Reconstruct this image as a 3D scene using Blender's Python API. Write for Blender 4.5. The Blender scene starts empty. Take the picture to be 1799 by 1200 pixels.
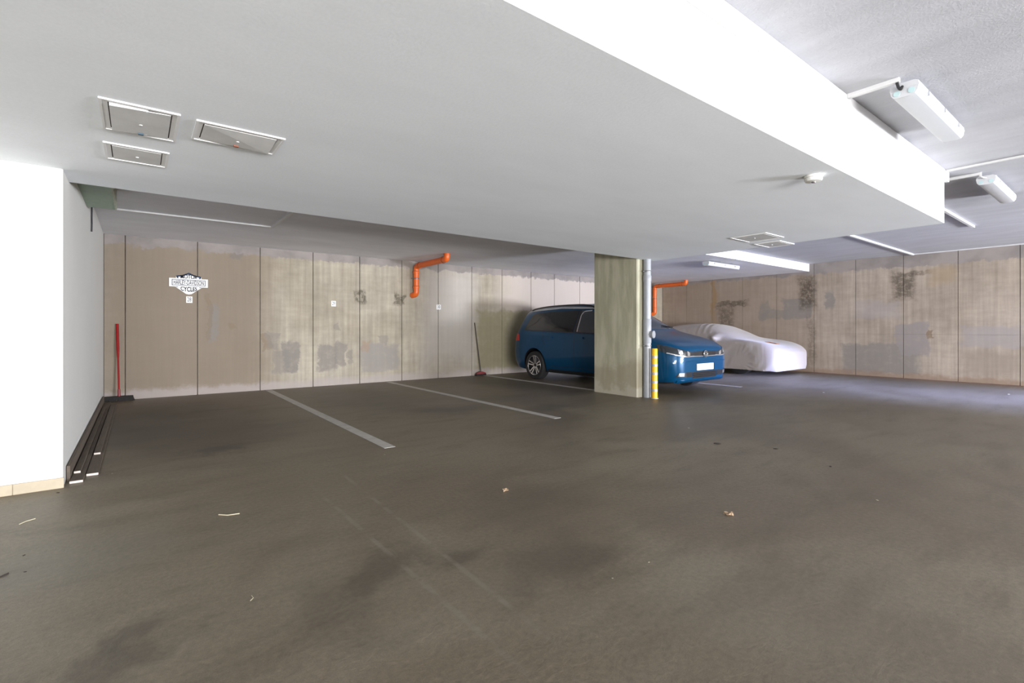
import bpy, bmesh, math, random
from mathutils import Vector, Matrix
from mathutils.bvhtree import BVHTree
random.seed(7)
scene = bpy.context.scene
COL = scene.collection

# ------------------------------------------------------------------ camera
H = 1.15                       # eye height above the floor
FPX, CX, HY = 860.0, 899.5, 577.0
YAW = math.radians(37.4)
cam_d = bpy.data.cameras.new('camera'); cam = bpy.data.objects.new('camera', cam_d); COL.objects.link(cam)
cam_d.sensor_width = 36.0; cam_d.lens = FPX / 1799.0 * 36.0
cam_d.shift_y = -(600.0 - HY) / 1799.0
cam_d.clip_start = 0.05
cam.location = (0, 0, H); cam.rotation_euler = (math.pi / 2, 0, -YAW)
scene.camera = cam

# ------------------------------------------------------------------ world and lights
W = bpy.data.worlds.new('world'); scene.world = W; W.use_nodes = True
W.node_tree.nodes['Background'].inputs[0].default_value = (0.80, 0.87, 1.0, 1)
W.node_tree.nodes['Background'].inputs[1].default_value = 1.0
vs = scene.view_settings
vs.view_transform = 'Standard'; vs.look = 'None'; vs.gamma = 1.0; vs.use_curve_mapping = False
vs.exposure = 0.28

def area(name, loc, target, sx, sy, power, color):
    d = bpy.data.lights.new(name, 'AREA'); d.shape = 'RECTANGLE'; d.size = sx; d.size_y = sy
    d.energy = power; d.color = color
    o = bpy.data.objects.new(name, d); COL.objects.link(o); o.location = loc
    o.rotation_euler = (Vector(target) - Vector(loc)).to_track_quat('-Z', 'Y').to_euler()
    return o
# daylight by the ramp gateway; the side gateway and its fill light are added
area('daylight_ramp_gate', (12.0, -9.2, 0.72), (8.6, 0.0, 3.4), 3.4, 1.3, 2550, (0.89, 0.92, 1.0))
area('side_fill_light', (-0.4, -9.2, 0.72), (0.6, 0.0, 3.4), 6.0, 1.3, 1750, (1.0, 0.99, 0.975))
# skylight slanting in over the ramp onto the floor by the right wall
beam_l = area('daylight_ramp_sky', (12.9, -9.1, 1.95), (11.5, 2.3, 0.0), 3.2, 0.5, 250, (0.34, 0.44, 1.0)); beam_l.data.spread = math.radians(16)

# ------------------------------------------------------------------ photo pixel -> place
FW = Vector((math.sin(YAW), math.cos(YAW), 0)); RT = Vector((math.cos(YAW), -math.sin(YAW), 0)); UP = Vector((0, 0, 1))
EYE = Vector((0, 0, H))
def ray(px, py): return FW + RT * ((px - CX) / FPX) + UP * ((HY - py) / FPX)
def at_z(px, py, z=0.0):
    d = ray(px, py); return EYE + d * ((z - H) / d.z)
def at_y(px, py, y):
    d = ray(px, py); return EYE + d * (y / d.y)
def at_x(px, py, x):
    d = ray(px, py); return EYE + d * (x / d.x)

# ------------------------------------------------------------------ node helpers
class NT:
    def __init__(s, m):
        s.t = m.node_tree; s.n = s.t.nodes; s.l = s.t.links
    def link(s, a, b): s.l.new(a, b)
    def put(s, sock, v):
        if isinstance(v, bpy.types.NodeSocket): s.l.new(v, sock)
        elif isinstance(v, (tuple, list)):
            sock.default_value = tuple(v) + (1,) if (len(v) == 3 and len(sock.default_value) == 4) else tuple(v)
        else: sock.default_value = v
    def math(s, op, a, b=None, c=None, clamp=False):
        n = s.n.new('ShaderNodeMath'); n.operation = op; n.use_clamp = clamp
        s.put(n.inputs[0], a)
        if b is not None: s.put(n.inputs[1], b)
        if c is not None: s.put(n.inputs[2], c)
        return n.outputs[0]
    def vmath(s, op, a, b=None):
        n = s.n.new('ShaderNodeVectorMath'); n.operation = op
        s.put(n.inputs[0], a)
        if b is not None: s.put(n.inputs[1], b)
        return n.outputs[0]
    def noise(s, vec, scale, detail=4, rough=0.55, col=False, dist=0.0):
        n = s.n.new('ShaderNodeTexNoise'); n.inputs['Scale'].default_value = scale
        n.inputs['Detail'].default_value = detail; n.inputs['Roughness'].default_value = rough
        n.inputs['Distortion'].default_value = dist
        if vec is not None: s.l.new(vec, n.inputs['Vector'])
        return n.outputs['Color' if col else 'Fac']
    def rng(s, v, a, b, c=0.0, d=1.0, smooth=True):
        n = s.n.new('ShaderNodeMapRange'); n.interpolation_type = 'SMOOTHSTEP' if smooth else 'LINEAR'
        s.put(n.inputs[0], v); n.inputs[1].default_value = a; n.inputs[2].default_value = b
        n.inputs[3].default_value = c; n.inputs[4].default_value = d
        return n.outputs[0]
    def mix(s, f, a, b, mode='MIX'):
        n = s.n.new('ShaderNodeMix'); n.data_type = 'RGBA'; n.blend_type = mode
        s.put(n.inputs['Factor'], f); s.put(n.inputs['A'], a) if False else None
        ia = [i for i in n.inputs if i.name == 'A' and i.type == 'RGBA'][0]
        ib = [i for i in n.inputs if i.name == 'B' and i.type == 'RGBA'][0]
        s.put(n.inputs[0], f); s.put(ia, a); s.put(ib, b)
        return [o for o in n.outputs if o.type == 'RGBA'][0]
    def pos(s): return s.n.new('ShaderNodeNewGeometry').outputs['Position']
    def objc(s): return s.n.new('ShaderNodeTexCoord').outputs['Object']
    def sep(s, v):
        n = s.n.new('ShaderNodeSeparateXYZ'); s.l.new(v, n.inputs[0]); return n.outputs
    def comb(s, x, y, z):
        n = s.n.new('ShaderNodeCombineXYZ')
        for i, v in enumerate((x, y, z)): s.put(n.inputs[i], v)
        return n.outputs[0]
    def bump(s, h, strength, dist, normal=None):
        n = s.n.new('ShaderNodeBump'); n.inputs['Strength'].default_value = strength
        n.inputs['Distance'].default_value = dist; s.l.new(h, n.inputs['Height'])
        if normal is not None: s.l.new(normal, n.inputs['Normal'])
        return n.outputs[0]

def new_mat(name, color=(0.5, 0.5, 0.5), rough=0.5, metal=0.0, **kw):
    m = bpy.data.materials.new(name); m.use_nodes = True
    b = m.node_tree.nodes['Principled BSDF']
    b.inputs['Base Color'].default_value = tuple(color) + (1,)
    b.inputs['Roughness'].default_value = rough; b.inputs['Metallic'].default_value = metal
    for k, v in kw.items(): b.inputs[k].default_value = v
    return m

def speckled(name, color, rough=0.5, metal=0.0, amount=0.12, scale=30, bump=0.0, stretch=(1, 1, 1), **kw):
    """a plain material with slight procedural variation"""
    m = new_mat(name, color, rough, metal, **kw); t = NT(m); b = t.n['Principled BSDF']
    v = t.vmath('MULTIPLY', t.objc(), stretch)
    n = t.noise(v, scale, 4, 0.6)
    f = t.rng(n, 0.25, 0.75, 1 - amount, 1 + amount, False)
    c = t.mix(1.0, tuple(color), t.comb(f, f, f), 'MULTIPLY')
    t.link(c, b.inputs['Base Color'])
    if bump: t.link(t.bump(n, bump, 0.01), b.inputs['Normal'])
    return m

# ------------------------------------------------------------------ mesh helpers
WL = {}
def wloc(o): return WL.get(o.name, Vector((0, 0, 0))) if o else Vector((0, 0, 0))
def setp(o, label=None, cat=None, group=None, kind=None):
    if label: o['label'] = label
    if cat: o['category'] = cat
    if group: o['group'] = group
    if kind: o['kind'] = kind
    return o
def thing(name, loc, label, cat, group=None):
    o = bpy.data.objects.new(name, None); COL.objects.link(o); o.location = loc; WL[o.name] = Vector(loc)
    o.empty_display_size = 0.1
    return setp(o, label, cat, group)
def obj(name, bm, mat, parent=None, smooth=False, loc=None):
    """bm is in world coordinates; links it as one mesh object"""
    if loc is None:
        xs = [v.co.x for v in bm.verts]; ys = [v.co.y for v in bm.verts]; zs = [v.co.z for v in bm.verts]
        loc = Vector(((min(xs) + max(xs)) / 2, (min(ys) + max(ys)) / 2, min(zs)))
    loc = Vector(loc)
    bmesh.ops.translate(bm, verts=bm.verts, vec=-loc)
    me = bpy.data.meshes.new(name); bm.to_mesh(me); bm.free()
    for m in (mat if isinstance(mat, (list, tuple)) else [mat]): me.materials.append(m)
    if smooth:
        for p in me.polygons: p.use_smooth = True
        if smooth != 'all':
            try: me.set_sharp_from_angle(angle=math.radians(40))
            except Exception: pass
    o = bpy.data.objects.new(name, me); COL.objects.link(o)
    o.location = loc - wloc(parent); WL[o.name] = loc
    if parent: o.parent = parent
    return o
def B(): return bmesh.new()
def box(bm, x0, x1, y0, y1, z0, z1, bevel=0.0, mi=0):
    vs_ = [bm.verts.new((x, y, z)) for x in (x0, x1) for y in (y0, y1) for z in (z0, z1)]
    idx = [(0, 1, 3, 2), (4, 6, 7, 5), (0, 4, 5, 1), (2, 3, 7, 6), (0, 2, 6, 4), (1, 5, 7, 3)]
    fs = [bm.faces.new([vs_[i] for i in f]) for f in idx]
    for f in fs: f.material_index = mi
    if bevel:
        es = list({e for f in fs for e in f.edges})
        bmesh.ops.bevel(bm, geom=es, offset=bevel, segments=2, affect='EDGES', profile=0.5)
    return bm
def prism(bm, pts, axis, a, b, mi=0):
    """polygon pts (2D) extruded along axis from a to b"""
    def P(p, t):
        if axis == 'y': return (p[0], t, p[1])
        if axis == 'x': return (t, p[0], p[1])
        return (p[0], p[1], t)
    A = [bm.verts.new(P(p, a)) for p in pts]; C = [bm.verts.new(P(p, b)) for p in pts]
    fs = [bm.faces.new(A), bm.faces.new(C[::-1])]
    n = len(pts)
    for i in range(n): fs.append(bm.faces.new((A[i], C[i], C[(i + 1) % n], A[(i + 1) % n])))
    for f in fs: f.material_index = mi
    bmesh.ops.recalc_face_normals(bm, faces=fs)
    return bm
def rounded(points, r, seg=6):
    """round the corners of a 3D polyline"""
    P = [Vector(p) for p in points]; out = [P[0]]
    for i in range(1, len(P) - 1):
        a = (P[i - 1] - P[i]); c = (P[i + 1] - P[i]); rr = min(r, a.length * .49, c.length * .49)
        p0 = P[i] + a.normalized() * rr; p2 = P[i] + c.normalized() * rr
        for k in range(seg + 1):
            t = k / seg; out.append(p0 * (1 - t) ** 2 + P[i] * 2 * t * (1 - t) + p2 * t ** 2)
    out.append(P[-1]); return out
def tube(bm, pts, r, seg=14, caps=True):
    P = [Vector(p) for p in pts]; n = len(P)
    rad = r if isinstance(r, (list, tuple)) else [r] * n
    T = [(P[min(i + 1, n - 1)] - P[max(i - 1, 0)]).normalized() for i in range(n)]
    ref = Vector((0, 0, 1)) if abs(T[0].z) < .9 else Vector((1, 0, 0))
    u = T[0].cross(ref).normalized(); rings = []
    for i in range(n):
        if i: u = (u - T[i] * u.dot(T[i])).normalized()
        v = T[i].cross(u)
        rings.append([bm.verts.new(P[i] + (u * math.cos(2 * math.pi * k / seg) + v * math.sin(2 * math.pi * k / seg)) * rad[i]) for k in range(seg)])
    for i in range(n - 1):
        for k in range(seg):
            bm.faces.new((rings[i][k], rings[i][(k + 1) % seg], rings[i + 1][(k + 1) % seg], rings[i + 1][k]))
    if caps:
        bm.faces.new(rings[0][::-1]); bm.faces.new(rings[-1])
    bmesh.ops.recalc_face_normals(bm, faces=bm.faces)
    return bm
def lathe(bm, prof, origin, axis='z', seg=32, mi=0):
    """profile of (radius, height) revolved about an axis through origin"""
    O = Vector(origin)
    def P(r, h, a):
        c, s = r * math.cos(a), r * math.sin(a)
        if axis == 'z': return O + Vector((c, s, h))
        if axis == 'x': return O + Vector((h, c, s))
        return O + Vector((c, h, s))
    rings = []
    for r, h in prof:
        if r < 1e-6: rings.append([bm.verts.new(P(0, h, 0))])
        else: rings.append([bm.verts.new(P(r, h, 2 * math.pi * k / seg)) for k in range(seg)])
    fs = []
    for a, b in zip(rings, rings[1:]):
        for k in range(seg):
            k2 = (k + 1) % seg
            if len(a) == 1 and len(b) == 1: continue
            if len(a) == 1: fs.append(bm.faces.new((a[0], b[k2], b[k])))
            elif len(b) == 1: fs.append(bm.faces.new((a[k], a[k2], b[0])))
            else: fs.append(bm.faces.new((a[k], a[k2], b[k2], b[k])))
    for f in fs: f.material_index = mi
    bmesh.ops.recalc_face_normals(bm, faces=fs)
    return bm
def text_bm(body, size, place, extrude=0.002, squash=None, bold=0.0):
    """text as a mesh; place(u, v, w) puts text-plane coordinates into the world; centred"""
    cu = bpy.data.curves.new('lettering', 'FONT'); cu.body = body; cu.size = size; cu.align_x = 'CENTER'; cu.align_y = 'CENTER'
    cu.extrude = extrude; cu.resolution_u = 3; cu.offset = bold
    o = bpy.data.objects.new('lettering', cu); COL.objects.link(o)
    dg = bpy.context.evaluated_depsgraph_get()
    me = bpy.data.meshes.new_from_object(o.evaluated_get(dg))
    bm = bmesh.new(); bm.from_mesh(me)
    bpy.data.objects.remove(o); bpy.data.curves.remove(cu); bpy.data.meshes.remove(me)
    w = max(v.co.x for v in bm.verts) - min(v.co.x for v in bm.verts)
    k = (squash / w) if squash else 1.0
    for v in bm.verts: v.co = Vector(place(v.co.x * k, v.co.y, v.co.z))
    bmesh.ops.recalc_face_normals(bm, faces=bm.faces)
    return bm

# ------------------------------------------------------------------ room dimensions (metres)
YB = 10.05                 # back wall
XR = 14.08                 # right wall
XL = -0.43                 # side of the white wall block
YF = 4.78                  # front of the white wall block
ZS, ZL, ZB = 2.85, 2.65, 2.30   # drive slab, low slab over the bays, beam underside
BX, BY0, BY1 = 7.0, 1.38, 5.17  # beam end and its two sides
YSTEP = 5.5
XW, YW = -4.2, -9.6        # wall at far left and wall behind the camera

# ------------------------------------------------------------------ surface materials
def floor_material():
    m = new_mat('floor_concrete', rough=0.5); t = NT(m); b = t.n['Principled BSDF']
    p = t.pos()
    big = t.noise(p, 0.55, 5, 0.6, dist=0.6)
    st = t.vmath('MULTIPLY', p, (0.9, 2.6, 1.0)); mid = t.noise(st, 1.6, 5, 0.65)
    fine = t.noise(p, 38, 5, 0.7); grit = t.noise(p, 210, 2, 0.6)
    c = t.mix(t.rng(big, 0.35, 0.66), (0.142, 0.116, 0.080), (0.196, 0.168, 0.122))
    c = t.mix(t.rng(mid, 0.44, 0.72, 0, 0.5), c, (0.100, 0.083, 0.057))
    f = t.rng(fine, 0.25, 0.75, 0.76, 1.22, False); c = t.mix(1.0, c, t.comb(f, f, f), 'MULTIPLY')
    g = t.rng(grit, 0.2, 0.8, 0.80, 1.2, False); c = t.mix(1.0, c, t.comb(g, g, g), 'MULTIPLY')
    # oily stains and scuffed turning marks; bay blobs also paint in the shade there
    nz = t.vmath('SCALE', t.vmath('SUBTRACT', t.noise(p, 1.7, 5, 0.6, col=True), (0.5, 0.5, 0.5)))
    nz.node.inputs['Scale'].default_value = 1.1
    pd = t.vmath('ADD', p, nz)
    def blob(px, py, rx, ry, k, col):
        nonlocal c
        q = at_z(px, py)
        d = t.vmath('LENGTH', t.vmath('DIVIDE', t.vmath('SUBTRACT', pd, (q.x, q.y, 0)), (rx, ry, 1)))
        c = t.mix(t.rng(d.node.outputs['Value'], 1.15, 0.35, 0, k), c, col)
    for px, py, rx, ry, k in ((385, 790, .35, .3, .75), (360, 723, .3, .22, .6), (250, 740, .8, 1.8, .55), (330, 740, 1.1, 2.6, .55), (640, 700, 1.0, 2.2, .4), (900, 672, 1.0, 2.2, .5), (790, 720, .7, .45, .5), (960, 715, .6, .3, .45),
                              (680, 985, .28, .22, .5), (960, 985, .45, .35, .4), (240, 1150, .16, .2, .55), (590, 1060, .3, .3, .28), (430, 760, 1.1, .8, .3),
                              (880, 700, .8, .5, .35), (930, 880, .5, .4, .25), (1000, 690, .5, .4, .4)):
        blob(px, py, rx, ry, k, (0.052, 0.045, 0.036))
    for px, py, rx, ry, k in ((120, 980, .5, .5, .30), (1500, 1100, .8, .8, .12)):  # left pale blob paints the greenish light by the white wall into the colour
        blob(px, py, rx, ry, k, (0.17, 0.165, 0.14))
    # two pale rolled tracks crossing the foreground
    for a, bb in (((560, 800), (1040, 1180)), ((520, 830), (990, 1240))):
        A = at_z(*a); C = at_z(*bb); d = (C - A); L = d.length; d.normalize(); nrm = Vector((-d.y, d.x, 0))
        dot = t.vmath('DOT_PRODUCT', t.vmath('SUBTRACT', p, tuple(A)), tuple(nrm)).node.outputs['Value']
        al = t.vmath('DOT_PRODUCT', t.vmath('SUBTRACT', p, tuple(A)), tuple(d)).node.outputs['Value']
        w = t.rng(t.math('ABSOLUTE', dot), 0.020, 0.006)
        e = t.math('MULTIPLY', t.rng(al, 0.2, 0.9), t.rng(al, L, L - .5))
        brk = t.rng(t.noise(p, 5, 4), 0.38, 0.6)
        c = t.mix(t.math('MULTIPLY', t.math('MULTIPLY', w, e), t.math('MULTIPLY', brk, 0.6)), c, (0.20, 0.185, 0.145))
    # reddish dust along the foot of the right wall
    x, y, z = t.sep(pd)
    c = t.mix(t.rng(x, 13.3, 14.0, 0, 0.75), c, (0.22, 0.135, 0.10))
    t.link(c, b.inputs['Base Color'])
    t.link(t.rng(big, 0.3, 0.7, 0.42, 0.58, False), b.inputs['Roughness'])
    scuff = t.noise(t.vmath('MULTIPLY', pd, (3.0, 9.0, 1)), 2.2, 5, 0.7)
    h = t.math('ADD', t.math('MULTIPLY', fine, 0.6), scuff)
    t.link(t.bump(h, 0.22, 0.012), b.inputs['Normal'])
    b.inputs['Specular IOR Level'].default_value = 0.38
    return m

def concrete_wall(name, axis, base, base2, band_z, patches, foot=None, gain=1.0):
    """board-formed concrete: streaks, plaster smear under the ceiling, repair patches (u0,u1,z0,z1,colour,strength,edge)"""
    m = new_mat(name, rough=0.85); t = NT(m); b = t.n['Principled BSDF']
    p = t.pos(); X, Y, Z = t.sep(p); U = X if axis == 'x' else Y
    uv = t.comb(U, Z, 0.0)
    big = t.noise(uv, 0.55, 4, 0.6)
    c = t.mix(t.rng(big, 0.36, 0.64), base, base2)
    streak = t.noise(t.comb(t.math('MULTIPLY', U, 14.0), t.math('MULTIPLY', Z, 0.55), 0.0), 1.0, 5, 0.6)
    s = t.rng(streak, 0.25, 0.75, 0.78, 1.18, False); c = t.mix(1.0, c, t.comb(s, s, s), 'MULTIPLY')
    hor = t.noise(t.comb(t.math('MULTIPLY', U, 1.3), t.math('MULTIPLY', Z, 9.0), 3.0), 1.0, 5, 0.65)
    s = t.rng(hor, 0.3, 0.75, 0.92, 1.08, False); c = t.mix(1.0, c, t.comb(s, s, s), 'MULTIPLY')
    nz = t.vmath('SUBTRACT', t.noise(uv, 2.6, 6, 0.65, col=True), (0.5, 0.5, 0.5))
    sc = t.vmath('SCALE', nz); sc.node.inputs['Scale'].default_value = 0.42
    uvd = t.vmath('ADD', uv, sc)
    brk = t.rng(t.noise(uv, 7, 6, 0.7), 0.30, 0.55, 0.62, 1.0)
    dark_brk = t.rng(t.noise(uv, 11, 6, 0.75), 0.36, 0.55, 0.25, 1.0)
    mott = t.noise(uv, 1.9, 7, 0.7); mf = t.rng(mott, 0.3, 0.7, 0.84, 1.13, False); c = t.mix(1.0, c, t.comb(mf, mf, mf), 'MULTIPLY')
    def patch(u0, u1, z0, z1, col, k, edge=0.12):
        nonlocal c
        cu, cz = (u0 + u1) / 2, (z0 + z1) / 2; ru, rz = max(abs(u1 - u0) / 2, .01), max(abs(z1 - z0) / 2, .01)
        d = t.vmath('ABSOLUTE', t.vmath('DIVIDE', t.vmath('SUBTRACT', uvd, (cu, cz, 0)), (ru, rz, 1)))
        a = t.sep(d); mx = t.math('MAXIMUM', a[0], a[1])
        f = t.rng(mx, 1 + edge, 1 - edge, 0, k)
        f = f if edge >= .29 and max(col) > .15 else t.math('MULTIPLY', f, dark_brk if max(col) < .15 else brk)
        c = t.mix(f, c, col)
    for q in patches: patch(*q)
    # pits
    pit = t.noise(uv, 30, 3, 0.6); c = t.mix(t.rng(pit, 0.72, 0.78, 0, 0.7), c, (0.10, 0.085, 0.07))
    # cement smear below the ceiling, with a ragged lower edge
    rag = t.noise(uv, 3.2, 6, 0.7)
    ez = t.math('ADD', Z, t.math('MULTIPLY', t.math('SUBTRACT', rag, 0.5), 0.34))
    gcol = t.mix(t.rng(t.noise(uv, 2.0, 4), .35, .65), (0.29, 0.275, 0.285), (0.40, 0.375, 0.38))
    c = t.mix(t.rng(ez, band_z - 0.02, band_z + 0.015, 0, 0.9), c, gcol)
    if foot:
        c = t.mix(t.rng(ez, foot[0] + .06, foot[0] - .05, 0, foot[2]), c, foot[1])
    c = t.mix(1.0, c, (gain, gain * .955, gain * .89), 'MULTIPLY')
    t.link(c, b.inputs['Base Color'])
    h = t.math('ADD', streak, t.math('MULTIPLY', pit, 0.7))
    t.link(t.bump(h, 0.2, 0.006), b.inputs['Normal'])
    return m

def painted(name, col, rough=0.7, vary=0.05, stretch=(1, 1, 1), scale=1.2, bump=0.12):
    m = new_mat(name, col, rough); t = NT(m); b = t.n['Principled BSDF']; p = t.pos()
    n = t.noise(t.vmath('MULTIPLY', p, stretch), scale, 5, 0.6); f = t.rng(n, 0.3, 0.7, 1 - vary, 1 + vary, False)
    fine = t.noise(p, 60, 4, 0.6); g = t.rng(fine, 0.3, 0.7, 0.975, 1.02, False)
    c = t.mix(1.0, tuple(col), t.comb(f, f, f), 'MULTIPLY'); c = t.mix(1.0, c, t.comb(g, g, g), 'MULTIPLY')
    t.link(c, b.inputs['Base Color'])
    t.link(t.bump(t.math('ADD', fine, n), bump, 0.006), b.inputs['Normal'])
    return m

M = {}
M['floor'] = floor_material()
def bw(px, py):
    q = at_y(px, py, YB); return q.x, q.z
def rw(px, py):
    q = at_x(px, py, XR); return q.y, q.z
def bpatch(x0, y0, x1, y1, col, k, e=.12):
    a = bw(x0, y1); c = bw(x1, y0); return (a[0], c[0], a[1], c[1], col, k, e)
def rpatch(x0, y0, x1, y1, col, k, e=.12):
    a = rw(x0, y1); c = rw(x1, y0); return (c[0], a[0], a[1], c[1], col, k, e)
GR, BRN = (0.30, 0.285, 0.275), (0.27, 0.20, 0.14)
back_p = [bpatch(165, 420, 475, 720, (0.295, 0.247, 0.198), .88, .3),
          bpatch(745, 475, 835, 640, (0.62, 0.60, 0.60), .75, .4),
          bpatch(880, 490, 1060, 548, (0.74, 0.68, 0.65), .9, .3), bpatch(838, 549, 1010, 650, (0.37, 0.35, 0.22), .75, .06),
          bpatch(362, 535, 383, 604, GR, .85), bpatch(360, 515, 370, 600, BRN, .45),
          bpatch(462, 590, 478, 612, BRN, .55), bpatch(470, 585, 490, 610, GR, .6), bpatch(482, 612, 508, 656, GR, .6), bpatch(498, 598, 526, 652, GR, .9),
          bpatch(556, 608, 594, 652, GR, .8), bpatch(590, 600, 609, 640, GR, .75), bpatch(614, 615, 622, 640, GR, .6),
          bpatch(634, 604, 700, 655, (0.36, 0.345, 0.34), .85), bpatch(636, 600, 650, 620, (0.42, 0.30, 0.22), .6),
          bpatch(662, 588, 678, 604, GR, .6), bpatch(590, 572, 600, 582, GR, .6),
          bpatch(695, 517, 709, 534, (0.13, 0.12, 0.085), .85, .3), bpatch(624, 511, 641, 531, (0.12, 0.11, 0.08), .85, .35), bpatch(629, 517, 636, 527, (0.48, 0.45, 0.38), .8, .2),
          bpatch(406, 440, 424, 456, (0.24, 0.22, 0.22), .7, .3), bpatch(405, 568, 418, 576, BRN, .5, .4),
          bpatch(875, 520, 940, 545, (0.68, 0.62, 0.60), .4, .4)]
M['wall_back'] = concrete_wall('back_wall_concrete', 'x', (0.47, 0.43, 0.355), (0.56, 0.525, 0.455), 2.50, back_p,
                               foot=(0.13, (0.52, 0.475, 0.49), .7), gain=0.72)
DK = (0.085, 0.065, 0.045)
right_p = [rpatch(1170, 470, 1425, 660, (0.40, 0.32, 0.26), .6, .3),
           rpatch(1478, 606, 1612, 652, GR, .9, .1), rpatch(1576, 568, 1632, 622, (0.36, 0.335, 0.345), .9, .08), rpatch(1632, 577, 1643, 595, BRN, .8, .15),
           rpatch(1450, 512, 1466, 540, GR, .85, .25), rpatch(1375, 524, 1424, 562, GR, .85, .1), rpatch(1335, 528, 1350, 560, GR, .7, .2), rpatch(1340, 545, 1380, 562, GR, .7, .2),
           rpatch(1568, 480, 1606, 524, DK, .75, .5), rpatch(1575, 474, 1632, 486, DK, .6, .5), rpatch(1405, 486, 1432, 540, DK, .8, .5),
           rpatch(1260, 528, 1312, 540, DK, .7, .4), rpatch(1262, 540, 1288, 575, DK, .6, .5), rpatch(1418, 560, 1432, 640, DK, .45, .5),
           rpatch(1250, 470, 1258, 560, (0.40, 0.25, 0.10), .6, .5), rpatch(1632, 470, 1680, 500, (0.44, 0.33, 0.20), .5, .5), rpatch(1690, 575, 1799, 605, (0.42, 0.40, 0.43), .7, .3),
           rpatch(1500, 530, 1580, 560, (0.45, 0.42, 0.44), .5, .4), rpatch(1690, 620, 1799, 655, (0.36, 0.31, 0.27), .5, .4)]
M['wall_right'] = concrete_wall('right_wall_concrete', 'y', (0.45, 0.39, 0.335), (0.54, 0.475, 0.42), 2.57, right_p,
                                foot=(0.10, (0.34, 0.24, 0.185), .7), gain=0.78)
M['white'] = painted('white_plaster', (0.66, 0.655, 0.625), 0.75, 0.02, (1, 1, 1), 1.0, 0.10)
M['soffit'] = painted('grey_white_soffit_paint', (0.85, 0.88, 0.915), 0.8, 0.035, (1, 2.5, 1), 0.7, 0.10)
M['slab'] = painted('rough_painted_slab', (0.47, 0.475, 0.51), 0.85, 0.09, (3.0, 1.0, 1), 1.3, 0.35)
M['lowslab'] = painted('bay_slab_paint', (0.76, 0.76, 0.80), 0.85, 0.07, (1.0, 2.0, 1), 1.0, 0.3)
M['trunk'] = speckled('white_plastic_trunking', (0.64, 0.64, 0.65), 0.45, amount=.03)
M['tile'] = speckled('cream_plinth_tile', (0.40, 0.34, 0.245), 0.5, amount=.12, scale=8)
M['line'] = speckled('worn_parking_paint', (0.47, 0.45, 0.42), 0.6, amount=.16, scale=9)
def column_material():
    m = new_mat('column_concrete', rough=0.85); t = NT(m); b = t.n['Principled BSDF']; p = t.pos(); X, Y, Z = t.sep(p)
    uv = t.comb(t.math('ADD', X, Y), Z, 0.0)
    n = t.noise(t.comb(t.math('MULTIPLY', t.math('ADD', X, Y), 5.0), t.math('MULTIPLY', Z, 0.8), 0.0), 1.2, 5, 0.6)
    c = t.mix(t.rng(n, 0.34, 0.66), (0.34, 0.325, 0.235), (0.47, 0.45, 0.345))
    n2 = t.noise(uv, 2.3, 6, 0.65); low = t.math('ADD', Z, t.math('MULTIPLY', n2, 0.9))
    c = t.mix(t.rng(low, 1.12, 0.85, 0, 0.6), c, (0.29, 0.25, 0.18))
    c = t.mix(t.rng(t.noise(uv, 11, 5, .7), .62, .74, 0, .5), c, (0.2, 0.17, 0.12))
    c = t.mix(t.rng(low, 0.66, 0.52, 0, 0.5), c, (0.5, 0.47, 0.40))
    t.link(c, b.inputs['Base Color']); t.link(t.bump(t.math('ADD', n, n2), .3, .008), b.inputs['Normal'])
    return m
M['column'] = column_material()
M['joint'] = speckled('dark_joint_mortar', (0.19, 0.16, 0.13), .9, amount=.3, scale=6)
M['green'] = speckled('green_moisture_board', (0.36, 0.44, 0.36), 0.85, amount=.08, scale=14, bump=.1)
M['gypsum'] = speckled('rough_gypsum_edge', (0.45, 0.47, 0.38), 0.9, amount=.3, scale=60, bump=.5)

# ------------------------------------------------------------------ structure
floor = setp(obj('floor', box(B(), XW - .2, XR + .2, YW - .2, YB + .2, -0.2, 0.0), M['floor']), kind='structure')
setp(floor, 'dark olive brown smooth concrete garage floor')
def structure(name, bm, mat, label=None, parent=None, smooth=False):
    o = obj(name, bm, mat, parent, smooth)
    return setp(o, label, kind='structure')
# back wall: backing and one proud panel between formwork joints
wb = structure('wall_back', box(B(), XW - .2, XR + .2, YB + .035, YB + .3, 0, ZS + .2), M['joint'], 'raw concrete wall with vertical formwork joints behind the parking bays')
jb = [XL] + [bw(px, 560)[0] for px in (220, 347, 457, 550, 632, 706, 770, 829, 882, 933, 974)]
while jb[-1] < XR - 1.2: jb.append(jb[-1] + 0.99)
jb.append(XR)
for a, c in zip(jb, jb[1:]):
    obj('concrete_panel', box(B(), a + .0065, c - .0065, YB, YB + .034, 0, ZL + .02, .004), M['wall_back'], wb)
wr = structure('wall_right', box(B(), XR + .035, XR + .3, YW - .2, YB + .3, 0, ZS + .2), M['joint'], 'raw stained concrete wall at the far side of the driveway')
jr = [rw(px, 560)[0] for px in (1872, 1792, 1683, 1587, 1503, 1430, 1364, 1304, 1251, 1206)]
while jr[-1] < YB - .5: jr.append(min(jr[-1] + 1.0, YB))
yy = jr[0]
while yy > YW: yy -= 1.25; jr.insert(0, yy)
zc = rw(1560, 587)[1]
for a, c in zip(jr, jr[1:]):
    for z0, z1 in ((0, zc - .0008), (zc + .0008, ZS)):
        obj('concrete_panel', box(B(), XR, XR + .034, a + .0055, c - .0055, z0, z1, .002), M['wall_right'], wr)
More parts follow.
